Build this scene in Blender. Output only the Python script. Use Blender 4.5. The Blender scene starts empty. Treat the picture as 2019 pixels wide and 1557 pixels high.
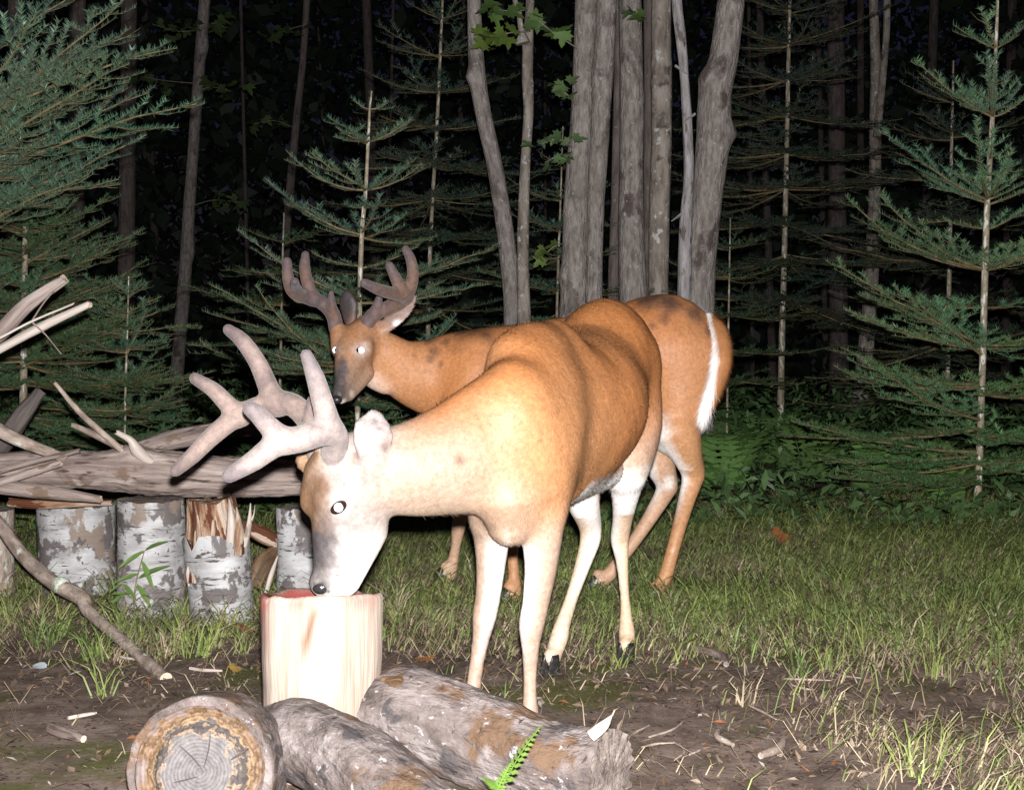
import bpy, bmesh, math, random
import numpy as np
from mathutils import Vector

# ------------------------------------------------------------------ camera, world, light, exposure
scene = bpy.context.scene
C = scene.collection
F_PX, HORIZON, CAM_H = 2900.0, 640.0, 0.90        # photo pixels (2019 x 1557), metres
W0, H0 = 2019.0, 1557.0
PITCH = math.atan((H0/2-HORIZON)/F_PX)
cd = bpy.data.cameras.new('camera'); cam = bpy.data.objects.new('camera', cd); C.objects.link(cam)
cam.location = (0, 0, CAM_H); cam.rotation_euler = (math.pi/2-PITCH, 0, 0)
cd.sensor_fit = 'HORIZONTAL'; cd.sensor_width = 36.0; cd.lens = F_PX/W0*36.0
cd.clip_start = 0.05; cd.clip_end = 300
scene.camera = cam

SUN_EL, SUN_ROT = math.radians(28), math.radians(200)
world = bpy.data.worlds.new('World'); scene.world = world; world.use_nodes = True
wn = world.node_tree
sky = wn.nodes.new('ShaderNodeTexSky'); sky.sky_type = 'NISHITA'; sky.sun_disc = False
sky.sun_elevation = SUN_EL; sky.sun_rotation = SUN_ROT
tint = wn.nodes.new('ShaderNodeMix'); tint.data_type = 'RGBA'; tint.blend_type = 'MULTIPLY'; tint.inputs['Factor'].default_value = 1
tint.inputs['B'].default_value = (1.0, 0.72, 1.15, 1)      # pre-dawn: a purplish blue
wn.links.new(sky.outputs[0], tint.inputs['A']); wn.links.new(tint.outputs['Result'], wn.nodes['Background'].inputs[0])
wn.nodes['Background'].inputs[1].default_value = 0.002       # night: barely any sky light
world.cycles.sampling_method = 'NONE'
sl = bpy.data.lights.new('sun', 'SUN'); sl.energy = 0.002; sl.angle = math.radians(10)
so = bpy.data.objects.new('sun', sl); C.objects.link(so)
so.rotation_euler = (math.pi/2-SUN_EL, 0, math.radians(160))
# the trail camera's own flash, just above its lens: it lights the whole picture
fl = bpy.data.lights.new('camera_flash', 'SPOT'); fl.energy = 1750; fl.spot_size = math.radians(95); fl.spot_blend = 0.8
fl.shadow_soft_size = 0.018; fl.color = (1.0, 0.98, 0.985)
fo = bpy.data.objects.new('camera_flash', fl); C.objects.link(fo)
fo.location = (0.012, 0.0, CAM_H+0.075); fo.rotation_euler = (math.pi/2-math.radians(1), 0, 0)
scene.cycles.max_bounces = 4; scene.cycles.diffuse_bounces = 1; scene.cycles.glossy_bounces = 2; scene.cycles.transmission_bounces = 2
scene.view_settings.view_transform = 'Standard'; scene.view_settings.look = 'None'
scene.view_settings.exposure = 0.0; scene.view_settings.gamma = 1.0
scene.view_settings.use_curve_mapping = False

# ------------------------------------------------------------------ helpers
_cp, _sp = math.cos(PITCH), math.sin(PITCH)
def P(px, py, d):
    """world point seen at photo pixel (px,py), d metres in front of the camera (world Y)"""
    x = (px-W0/2)/F_PX; y = -(py-H0/2)/F_PX
    zc = d/(_cp+y*_sp)
    return np.array([zc*x, d, CAM_H+zc*(-_sp+y*_cp)])
def proj(v):
    v = np.asarray(v, float); r = v-np.array([0, 0, CAM_H])
    zc = r[..., 1]*_cp-r[..., 2]*_sp; yc = r[..., 1]*_sp+r[..., 2]*_cp
    return W0/2+F_PX*r[..., 0]/zc, H0/2-F_PX*yc/zc
def G(px, py):
    """ground point under a photo pixel"""
    x = (px-W0/2)/F_PX; y = -(py-H0/2)/F_PX
    dz = -_sp+y*_cp; t = -CAM_H/dz
    return np.array([t*x, t*(_cp+y*_sp), 0.0])
def ppm(d): return F_PX/d
rngs = {}
def nz(p, scale, seed=0, octaves=3):
    """cheap smooth noise, about -1..1"""
    p = np.asarray(p, float); out = np.zeros(p.shape[:-1]); amp = 1.0; tot = 0
    for o in range(octaves):
        k = ('n', seed, o, p.shape[-1])
        if k not in rngs:
            r = np.random.default_rng(seed*17+o+5); rngs[k] = (r.normal(size=(7, p.shape[-1])), r.uniform(0, 6.28, 7))
        D, ph = rngs[k]
        s = scale*(1.9**o)
        out += amp*np.sin((p*s)@D.T+ph).sum(-1)/3.2; tot += amp; amp *= 0.55
    return out/tot
def unit(v):
    v = np.asarray(v, float); return v/(np.linalg.norm(v, axis=-1, keepdims=True)+1e-12)
def tag(o, label=None, cat=None, group=None, kind=None):
    if label: o['label'] = label
    if cat: o['category'] = cat
    if group: o['group'] = group
    if kind: o['kind'] = kind
    return o
def empty(name, loc, label=None, cat=None, group=None):
    o = bpy.data.objects.new(name, None); C.objects.link(o); o.location = [float(q) for q in loc]
    o.empty_display_size = 0.05
    return tag(o, label, cat, group)
def mesh_obj(name, verts, faces, mats, parent=None, attrs=None, midx=None, smooth=True):
    """one mesh object in world coordinates (kept in place under its parent)"""
    me = bpy.data.meshes.new(name)
    verts = np.asarray(verts, float)
    if parent is not None:
        off = np.array(parent.matrix_world.translation) if False else np.array(root_off(parent))
        verts = verts-off
    if isinstance(faces, np.ndarray):
        n, k = faces.shape
        me.vertices.add(len(verts)); me.vertices.foreach_set('co', verts.astype(np.float32).ravel())
        me.loops.add(n*k); me.loops.foreach_set('vertex_index', faces.astype(np.int32).ravel())
        me.polygons.add(n); me.polygons.foreach_set('loop_start', np.arange(0, n*k, k, dtype=np.int32))
        me.update(calc_edges=True)
    else:
        me.from_pydata(verts.tolist(), [], faces); me.update()
    for m in (mats if isinstance(mats, (list, tuple)) else [mats]): me.materials.append(m)
    if midx is not None: me.polygons.foreach_set('material_index', np.asarray(midx, np.int32))
    me.polygons.foreach_set('use_smooth', np.full(len(me.polygons), smooth, bool))
    for k, a in (attrs or {}).items():
        a = np.asarray(a, np.float32)
        if a.ndim == 2 and a.shape[1] == 3 and k == 'col':
            at = me.attributes.new(k, 'FLOAT_COLOR', 'POINT')
            at.data.foreach_set('color', np.concatenate([a, np.ones((len(a), 1), np.float32)], 1).ravel())
        elif a.ndim == 2:
            at = me.attributes.new(k, 'FLOAT_VECTOR', 'POINT'); at.data.foreach_set('vector', a.ravel())
        else:
            at = me.attributes.new(k, 'FLOAT', 'POINT'); at.data.foreach_set('value', a)
    if not isinstance(faces, np.ndarray): me.validate()
    o = bpy.data.objects.new(name, me); C.objects.link(o)
    if parent is not None: o.parent = parent
    return o
def root_off(p):
    off = np.zeros(3)
    while p is not None:
        off = off+np.array(p.location); p = p.parent
    return off

# ------------------------------------------------------------------ procedural materials
def _noise(nt, vec, scale3, detail=5, rough=0.6):
    mp = nt.nodes.new('ShaderNodeMapping'); mp.inputs['Scale'].default_value = scale3
    nt.links.new(vec, mp.inputs['Vector'])
    n = nt.nodes.new('ShaderNodeTexNoise'); n.inputs['Scale'].default_value = 1.0
    n.inputs['Detail'].default_value = detail; n.inputs['Roughness'].default_value = rough
    nt.links.new(mp.outputs[0], n.inputs['Vector'])
    return n.outputs['Fac']
def pm(name, base, layers=(), rough=0.7, spec=0.3, bump=None, coord='tubeco', attr_col=None, sheen=0.0,
       translucent=0.0):
    """base=(scale3, detail, [(pos,col)..]) or a colour; layers=(scale3, detail, lo, hi, col)"""
    m = bpy.data.materials.new(name); m.use_nodes = True; nt = m.node_tree
    b = nt.nodes['Principled BSDF']
    if coord == 'object':
        tc = nt.nodes.new('ShaderNodeTexCoord'); vec = tc.outputs['Object']
    else:
        a = nt.nodes.new('ShaderNodeAttribute'); a.attribute_name = coord; vec = a.outputs['Vector']
    def rgba(c): return (c[0], c[1], c[2], 1)
    if attr_col:
        a = nt.nodes.new('ShaderNodeAttribute'); a.attribute_name = attr_col; col = a.outputs['Color']
        if base is not None:
            f = _noise(nt, vec, base[0], base[1])
            r = nt.nodes.new('ShaderNodeValToRGB')
            for i, (p, c) in enumerate(base[2]):
                e = r.color_ramp.elements[i] if i < 2 else r.color_ramp.elements.new(p)
                e.position = p; e.color = rgba(c)
            nt.links.new(f, r.inputs[0])
            mx = nt.nodes.new('ShaderNodeMix'); mx.data_type = 'RGBA'; mx.blend_type = 'MULTIPLY'; mx.inputs['Factor'].default_value = 1
            nt.links.new(col, mx.inputs['A']); nt.links.new(r.outputs[0], mx.inputs['B']); col = mx.outputs['Result']
    elif isinstance(base[0], (int, float)):
        rg = nt.nodes.new('ShaderNodeRGB'); rg.outputs[0].default_value = rgba(base); col = rg.outputs[0]
    else:
        f = _noise(nt, vec, base[0], base[1])
        r = nt.nodes.new('ShaderNodeValToRGB')
        st = base[2]
        while len(r.color_ramp.elements) < len(st): r.color_ramp.elements.new(0.5)
        for e, (p, c) in zip(r.color_ramp.elements, st): e.position = p; e.color = rgba(c)
        nt.links.new(f, r.inputs[0]); col = r.outputs[0]
    for (s3, det, lo, hi, c) in layers:
        f = _noise(nt, vec, s3, det)
        mr = nt.nodes.new('ShaderNodeMapRange'); mr.interpolation_type = 'SMOOTHSTEP'
        mr.inputs['From Min'].default_value = lo; mr.inputs['From Max'].default_value = hi
        nt.links.new(f, mr.inputs['Value'])
        mx = nt.nodes.new('ShaderNodeMix'); mx.data_type = 'RGBA'
        nt.links.new(mr.outputs[0], mx.inputs['Factor']); nt.links.new(col, mx.inputs['A']); mx.inputs['B'].default_value = rgba(c)
        col = mx.outputs['Result']
    nt.links.new(col, b.inputs['Base Color'])
    b.inputs['Roughness'].default_value = rough; b.inputs['Specular IOR Level'].default_value = spec
    if sheen:
        b.inputs['Sheen Weight'].default_value = sheen; b.inputs['Sheen Roughness'].default_value = 0.4
    if bump:
        s3, det, strength, dist = bump
        f = _noise(nt, vec, s3, det)
        bp = nt.nodes.new('ShaderNodeBump'); bp.inputs['Strength'].default_value = strength; bp.inputs['Distance'].default_value = dist
        nt.links.new(f, bp.inputs['Height']); nt.links.new(bp.outputs[0], b.inputs['Normal'])
    if translucent:
        tr = nt.nodes.new('ShaderNodeBsdfTranslucent'); nt.links.new(col, tr.inputs['Color'])
        ms = nt.nodes.new('ShaderNodeMixShader'); ms.inputs[0].default_value = translucent
        out = nt.nodes['Material Output']
        nt.links.new(b.outputs[0], ms.inputs[1]); nt.links.new(tr.outputs[0], ms.inputs[2]); nt.links.new(ms.outputs[0], out.inputs['Surface'])
    return m
M = {}
M['bark'] = pm('maple_bark', ((45, 45, 14), 9, [(0.3, (0.15, 0.13, 0.115)), (0.5, (0.31, 0.272, 0.245)), (0.7, (0.46, 0.412, 0.378))]),
   [((9, 9, 6), 4, 0.52, 0.68, (0.11, 0.085, 0.075)), ((40, 40, 40), 4, 0.62, 0.7, (0.5, 0.48, 0.46)), ((4, 4, 3), 3, 0.55, 0.7, (0.3, 0.27, 0.24))],
   rough=0.8, spec=0.25, bump=((80, 80, 26), 8, 1.0, 0.015))
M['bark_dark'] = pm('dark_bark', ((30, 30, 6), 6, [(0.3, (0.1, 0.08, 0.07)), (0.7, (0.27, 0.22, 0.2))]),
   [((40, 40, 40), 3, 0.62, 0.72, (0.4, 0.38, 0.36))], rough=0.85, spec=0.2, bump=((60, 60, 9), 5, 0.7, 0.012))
M['bark_grey'] = pm('knotty_grey_bark', ((25, 25, 8), 7, [(0.3, (0.13, 0.11, 0.09)), (0.5, (0.28, 0.24, 0.2)), (0.7, (0.42, 0.38, 0.33))]),
   [((30, 30, 22), 4, 0.58, 0.66, (0.55, 0.53, 0.5)), ((12, 12, 12), 4, 0.58, 0.7, (0.1, 0.085, 0.07))], rough=0.8, spec=0.25, bump=((60, 60, 20), 6, 0.8, 0.012))
M['dead_wood'] = pm('barkless_dead_stem', ((60, 60, 9), 8, [(0.3, (0.2, 0.18, 0.175)), (0.5, (0.4, 0.375, 0.37)), (0.75, (0.6, 0.57, 0.56))]),
   [((30, 30, 10), 5, 0.56, 0.66, (0.17, 0.14, 0.125))], rough=0.75, spec=0.25, bump=((90, 90, 14), 7, 1.0, 0.012))
M['fir_stem'] = pm('fir_stem', ((40, 40, 30), 5, [(0.35, (0.2, 0.17, 0.11)), (0.65, (0.4, 0.34, 0.24))]), [((60, 60, 14), 3, 0.55, 0.6, (0.7, 0.68, 0.6))], rough=0.6, spec=0.4)
M['fir_twig'] = pm('fir_twig', ((50, 50, 50), 3, [(0.3, (0.1, 0.075, 0.035)), (0.7, (0.26, 0.2, 0.1))]), rough=0.6, spec=0.4, coord='object')
M['needle'] = pm('fir_needles', ((7, 7, 7), 3, [(0.3, (0.75, 0.85, 0.8)), (0.7, (1.1, 1.1, 1.1))]), rough=0.42, spec=0.6, coord='object', attr_col='col', translucent=0.12)
M['leaf'] = pm('green_leaf', ((40, 40, 40), 3, [(0.3, (0.75, 0.8, 0.75)), (0.7, (1.1, 1.1, 1.05))]), rough=0.5, spec=0.4, coord='object', attr_col='col', translucent=0.2)
M['grass'] = pm('grass_blades', None, rough=0.55, spec=0.35, coord='object', attr_col='col', translucent=0.2)
M['litter'] = pm('dead_litter', ((60, 60, 60), 3, [(0.3, (0.7, 0.7, 0.7)), (0.7, (1.1, 1.1, 1.1))]), rough=0.8, spec=0.2, coord='object', attr_col='col')
M['soil'] = pm('forest_soil', ((9, 9, 9), 8, [(0.3, (0.06, 0.043, 0.034)), (0.5, (0.145, 0.106, 0.086)), (0.68, (0.24, 0.182, 0.152))]),
   [((2.2, 2.2, 2.2), 6, 0.5, 0.62, (0.085, 0.085, 0.028)), ((45, 45, 45), 3, 0.62, 0.7, (0.2, 0.155, 0.125)), ((75, 75, 75), 3, 0.6, 0.68, (0.025, 0.018, 0.014)), ((14, 14, 14), 5, 0.6, 0.7, (0.2, 0.16, 0.13))],
   rough=0.9, spec=0.15, bump=((60, 60, 60), 6, 0.25, 0.008), coord='object')
M['birch'] = pm('birch_bark', ((10, 10, 24), 6, [(0.3, (0.22, 0.21, 0.205)), (0.5, (0.36, 0.355, 0.35)), (0.7, (0.5, 0.5, 0.5))]),
   [((10, 10, 9), 7, 0.53, 0.57, (0.12, 0.105, 0.1)), ((14, 14, 110), 4, 0.58, 0.64, (0.07, 0.06, 0.058)), ((7, 7, 5), 6, 0.57, 0.61, (0.2, 0.155, 0.125)), ((30, 30, 22), 4, 0.64, 0.68, (0.08, 0.07, 0.07))],
   rough=0.65, spec=0.3, bump=((20, 20, 90), 6, 0.5, 0.008))
M['weathered'] = pm('weathered_wood', ((40, 40, 3), 8, [(0.3, (0.08, 0.058, 0.048)), (0.5, (0.25, 0.195, 0.17)), (0.7, (0.42, 0.35, 0.31))]),
   [((60, 60, 9), 5, 0.57, 0.66, (0.06, 0.042, 0.035)), ((8, 8, 2), 4, 0.58, 0.7, (0.42, 0.36, 0.32)), ((14, 14, 9), 5, 0.58, 0.66, (0.16, 0.11, 0.08))], rough=0.75, spec=0.25, bump=((90, 90, 7), 7, 0.9, 0.012))
M['bleached'] = pm('bleached_stick', ((60, 60, 6), 6, [(0.3, (0.3, 0.24, 0.195)), (0.6, (0.5, 0.44, 0.39))]),
   [((25, 25, 10), 4, 0.58, 0.66, (0.24, 0.18, 0.14))], rough=0.7, spec=0.3, bump=((90, 90, 12), 5, 0.6, 0.006))
M['stick_bark'] = pm('stick_bark', ((40, 40, 20), 7, [(0.3, (0.13, 0.095, 0.075)), (0.5, (0.28, 0.22, 0.18)), (0.7, (0.42, 0.35, 0.3))]),
   [((22, 22, 16), 4, 0.6, 0.68, (0.45, 0.48, 0.4))], rough=0.8, spec=0.2, bump=((80, 80, 30), 6, 0.8, 0.008))
M['char'] = pm('dark_rotten_wood', ((40, 40, 6), 6, [(0.3, (0.03, 0.026, 0.024)), (0.7, (0.12, 0.1, 0.09))]), rough=0.8, spec=0.25, bump=((60, 60, 9), 6, 0.9, 0.012))
M['rotten'] = pm('rotten_orange_wood', ((50, 50, 5), 7, [(0.32, (0.12, 0.05, 0.025)), (0.48, (0.28, 0.165, 0.1)), (0.6, (0.48, 0.38, 0.3))]),
   [((22, 22, 6), 6, 0.53, 0.57, (0.1, 0.035, 0.016))], rough=0.75, spec=0.2, bump=((80, 80, 9), 7, 1.0, 0.015))
M['cut'] = pm('cut_wood_face', ((30, 30, 30), 5, [(0.3, (0.38, 0.29, 0.21)), (0.7, (0.62, 0.5, 0.38))]), rough=0.75, spec=0.2)
M['dark_cut'] = pm('weathered_cut_face', ((25, 25, 25), 6, [(0.3, (0.08, 0.06, 0.05)), (0.7, (0.3, 0.25, 0.22))]), rough=0.85, spec=0.2, bump=((60, 60, 60), 5, 0.7, 0.01))
M['log_bark'] = pm('grey_pink_log_bark', ((14, 14, 9), 8, [(0.3, (0.04, 0.032, 0.029)), (0.46, (0.135, 0.108, 0.098)), (0.66, (0.26, 0.222, 0.21))]),
   [((16, 16, 12), 6, 0.56, 0.62, (0.075, 0.065, 0.065)), ((9, 9, 8), 6, 0.53, 0.62, (0.13, 0.08, 0.05)), ((30, 30, 70), 6, 0.63, 0.7, (0.05, 0.04, 0.036)), ((60, 60, 50), 4, 0.63, 0.68, (0.32, 0.3, 0.3))],
   rough=0.8, spec=0.2, bump=((40, 40, 18), 9, 1.0, 0.022))
M['brown_wood'] = pm('stripped_brown_wood', ((50, 50, 5), 6, [(0.3, (0.025, 0.015, 0.009)), (0.5, (0.1, 0.058, 0.03)), (0.7, (0.24, 0.16, 0.09))]), rough=0.65, spec=0.3, bump=((70, 70, 8), 6, 0.8, 0.008))
M['hoof'] = pm('black_hoof', ((40, 40, 90), 4, [(0.3, (0.012, 0.012, 0.013)), (0.7, (0.04, 0.038, 0.036))]), rough=0.35, spec=0.5, coord='object')
M['nose'] = pm('wet_nose', ((160, 160, 160), 3, [(0.3, (0.012, 0.011, 0.012)), (0.7, (0.035, 0.03, 0.03))]), rough=0.22, spec=0.35, coord='object', bump=((220, 220, 220), 3, 0.5, 0.002))
M['eye'] = pm('dark_brown_eye', (0.022, 0.011, 0.01), rough=0.12, spec=0.6, coord='object')
M['pupil'] = pm('painted_eyeshine', (0.92, 0.92, 0.95), rough=0.4, spec=0.5, coord='object')  # white colour stands in for the flash returned by the eye
M['fur'] = pm('short_coat', ((90, 90, 90), 4, [(0.3, (0.78, 0.74, 0.7)), (0.7, (1.15, 1.15, 1.15))]), rough=0.5, spec=0.3, coord='object', attr_col='col',
   bump=((130, 130, 130), 4, 0.35, 0.004))
M['hair'] = pm('coat_hairs', None, rough=0.55, spec=0.12, coord='object', attr_col='col')
M['velvet'] = pm('antler_velvet', ((70, 70, 70), 5, [(0.3, (0.7, 0.68, 0.7)), (0.7, (1.15, 1.12, 1.1))]), rough=0.7, spec=0.2, coord='object', attr_col='col', sheen=0.2,
   bump=((260, 260, 260), 3, 0.4, 0.003))

# ------------------------------------------------------------------ geometry builders
def smooth_path(pts, n):
    """Catmull-Rom through rows of any width"""
    pts = np.asarray(pts, float)
    if len(pts) == 2:
        t = np.linspace(0, 1, n)[:, None]; return pts[0]*(1-t)+pts[1]*t
    q = np.vstack([2*pts[0]-pts[1], pts, 2*pts[-1]-pts[-2]])
    u = np.linspace(0, len(pts)-1-1e-9, n); i = u.astype(int); t = (u-i)[:, None]
    p0, p1, p2, p3 = q[i], q[i+1], q[i+2], q[i+3]
    return 0.5*((2*p1)+(-p0+p2)*t+(2*p0-5*p1+4*p2-p3)*t*t+(-p0+3*p1-3*p2+p3)*t**3)
def tube(path, rad, nseg=12, n=None, rough=0.08, rscale=9.0, seed=0, knobs=(), jag=0.0, oval=0.0, fine=0.0, fscale=70.0):
    """verts, faces, tubeco, material index (1 = end caps). path Nx3, rad N"""
    path = np.asarray(path, float); rad = np.asarray(rad, float)
    n = n or max(6, len(path)*4)
    pr = smooth_path(np.column_stack([path, rad]), n); p, r = pr[:, :3], np.maximum(pr[:, 3], 1e-4)
    T = unit(np.gradient(p, axis=0))
    ref = np.array([0, 0, 1.0]) if abs(T[0, 2]) < 0.8 else np.array([0, 1.0, 0])
    N = np.zeros_like(p); N[0] = unit(np.cross(T[0], ref))
    for i in range(1, n): N[i] = unit(N[i-1]-T[i]*np.dot(N[i-1], T[i]))
    B = np.cross(T, N)
    s = np.concatenate([[0], np.cumsum(np.linalg.norm(np.diff(p, axis=0), axis=1))])
    a = np.linspace(0, 2*math.pi, nseg, endpoint=False)
    ca, sa = np.cos(a)[None, :, None], np.sin(a)[None, :, None]
    dirs = N[:, None]*ca+B[:, None]*sa
    R0 = np.repeat(r[:, None], nseg, 1)
    co = np.stack([R0*np.cos(a), R0*np.sin(a), np.repeat(s[:, None], nseg, 1)], -1)
    R = R0*(1+rough*nz(co*np.array([1, 1, 0.5]), rscale, seed)+oval*np.cos(2*a)[None])
    if fine: R = R*(1+fine*(0.6-2.2*np.abs(nz(co*np.array([1, 1, 0.45]), fscale, seed+7))))
    V = p[:, None]+dirs*R[..., None]
    for (kp, amp, sig) in knobs:                     # swellings: world point, height, radius
        dd = np.linalg.norm(V-np.asarray(kp), axis=-1)
        V = V+dirs*(amp*np.exp(-(dd/sig)**2))[..., None]
    if jag:
        rr = np.random.default_rng(seed+99)
        for e, sg in ((0, -1), (n-1, 1)):
            V[e] += T[e]*sg*(rr.uniform(-0.2, 1, nseg)*jag)[:, None]
    verts = V.reshape(-1, 3); tco = co.reshape(-1, 3)
    faces = []; mi = []
    for i in range(n-1):
        for j in range(nseg):
            k = (j+1) % nseg
            faces.append((i*nseg+j, i*nseg+k, (i+1)*nseg+k, (i+1)*nseg+j)); mi.append(0)
    vs = [verts]; ts = [tco]; base = len(verts)
    for e in (0, n-1):
        ring = V[e]; c = ring.mean(0); c2 = ring*0.45+c*0.55
        vs += [ring, c2, c[None]]; ts += [co[e], co[e]*np.array([0.45, 0.45, 1]), np.array([[0, 0, s[e]]])]
        for j in range(nseg):
            k = (j+1) % nseg; q = (base+j, base+k, base+nseg+k, base+nseg+j); t3 = (base+nseg+j, base+nseg+k, base+2*nseg)
            if e == 0: q = q[::-1]; t3 = t3[::-1]
            faces += [q, t3]; mi += [1, 1]
        base += 2*nseg+1
    ts = np.vstack(ts); ts[:, 2] += (seed % 97)*1.73            # every piece its own stretch of bark
    return np.vstack(vs), faces, ts, mi
def tube_obj(name, path, rad, mats, parent=None, **kw):
    v, f, t, mi = tube(path, rad, **kw)
    if not isinstance(mats, (list, tuple)): mats = [mats, mats]
    return mesh_obj(name, v, f, mats, parent, {'tubeco': t}, mi)
def twigs_mesh(segs, sides=4):
    """many thin straight prisms: segs (N,8) = p0 p1 r0 r1"""
    segs = np.asarray(segs, float); n = len(segs)
    p0, p1, r0, r1 = segs[:, :3], segs[:, 3:6], segs[:, 6], segs[:, 7]
    T = unit(p1-p0); ref = np.where(np.abs(T[:, 2:3]) < 0.8, np.array([[0, 0, 1.0]]), np.array([[0, 1.0, 0]]))
    N = unit(np.cross(T, ref)); B = np.cross(T, N)
    vs = []
    for p, r in ((p0, r0), (p1, r1)):
        for k in range(sides):
            a = 2*math.pi*k/sides; vs.append(p+(N*math.cos(a)+B*math.sin(a))*r[:, None])
    V = np.stack(vs, 1).reshape(-1, 3); o = np.arange(n)*2*sides
    Fq = np.vstack([np.stack([o+k, o+(k+1) % sides, o+sides+(k+1) % sides, o+sides+k], 1) for k in range(sides)])
    return V, Fq
def needles_mesh(segs, rng, spacing, ln, wd, col, up=0.3, spread=0.85):
    segs = np.asarray(segs, float); p0, p1 = segs[:, :3], segs[:, 3:6]
    L = np.linalg.norm(p1-p0, axis=1); cnt = np.maximum(1, (L/spacing).astype(int))*2
    idx = np.repeat(np.arange(len(segs)), cnt); n = len(idx)
    t = rng.random(n)[:, None]; q = p0[idx]*(1-t)+p1[idx]*t
    T = unit(p1-p0)[idx]
    S = unit(np.cross(T, np.array([0, 0, 1.0]))+1e-6); U = np.cross(S, T)
    sg = np.where(rng.random(n) < 0.5, -1.0, 1.0)[:, None]
    D = unit(T*rng.uniform(0.25, 0.75, (n, 1))+S*sg*rng.uniform(0.35, 1, (n, 1))*spread+U*rng.normal(up, 0.28, (n, 1)))
    Wv = unit(np.cross(D, U+0.3*rng.normal(size=(n, 3))))
    l = ln*rng.uniform(0.7, 1.15, (n, 1))
    V = np.stack([q-Wv*wd/2, q+Wv*wd/2, q+D*l], 1).reshape(-1, 3)
    o = np.arange(n)*3; Fq = np.stack([o, o+1, o+2], 1)
    c = np.asarray(col)*rng.uniform(0.75, 1.25, (n, 1)); c = np.repeat(c, 3, 0)
    return V, Fq, c
def fir_branch_segs(p0, p1, rng, sag=0.06, dens=1.0, order2=True, side=0.38):
    """(twig segments, needle-bearing segments) of one flat fir bough"""
    p0, p1 = np.asarray(p0, float), np.asarray(p1, float); L = np.linalg.norm(p1-p0)
    k = 9; t = np.linspace(0, 1, k)[:, None]
    pts = p0*(1-t)+p1*t; pts[:, 2] -= (4*t*(1-t))[:, 0]*sag*L; pts += rng.normal(0, 0.008*L, pts.shape)*t
    segs = []; ned = []
    r0 = 0.0035+0.006*L
    for i in range(k-1):
        s = np.concatenate([pts[i], pts[i+1], [r0*(1-i/k)+0.0012, r0*(1-(i+1)/k)+0.0012]]); segs.append(s)
        if i >= 2: ned.append(s)
    def side_twigs(pts, L, step, lmin, lscale, rec):
        T = unit(pts[-1]-pts[0]); S = unit(np.cross(T, [0, 0, 1.0])); d = max(0.1*L, 0.03)
        while d < L*0.97:
            u = d/L; f = u*(len(pts)-1); i = min(int(f), len(pts)-2); b = pts[i]*(1-f+i)+pts[i+1]*(f-i)
            for sg in (-1, 1):
                if rng.random() < 0.12: continue
                ll = (lscale*L*(1-u)**0.8+lmin)*rng.uniform(0.65, 1.15)
                dr = unit(T*rng.uniform(0.6, 1.0)+S*sg*rng.uniform(0.6, 1.0)+np.array([0, 0, rng.normal(0.03, 0.14)]))
                mid = b+dr*ll*0.5+np.array([0, 0, -0.03*ll]); e = b+unit(dr+T*0.25)*ll
                s1 = np.concatenate([b, mid, [0.0018, 0.0014]]); s2 = np.concatenate([mid, e, [0.0014, 0.0008]])
                segs.extend([s1, s2])
                if rng.random() < 0.07: continue                 # a dead bare twig
                ned.extend([s1, s2])
                if rec and ll > 0.2: side_twigs(np.array([b, mid, e]), ll, step, 0.06, 0.3, False)
            d += step*rng.uniform(0.75, 1.3)/dens
    side_twigs(pts, L, 0.115, 0.075, side, order2)
    return np.array(segs), np.array(ned)

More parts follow.
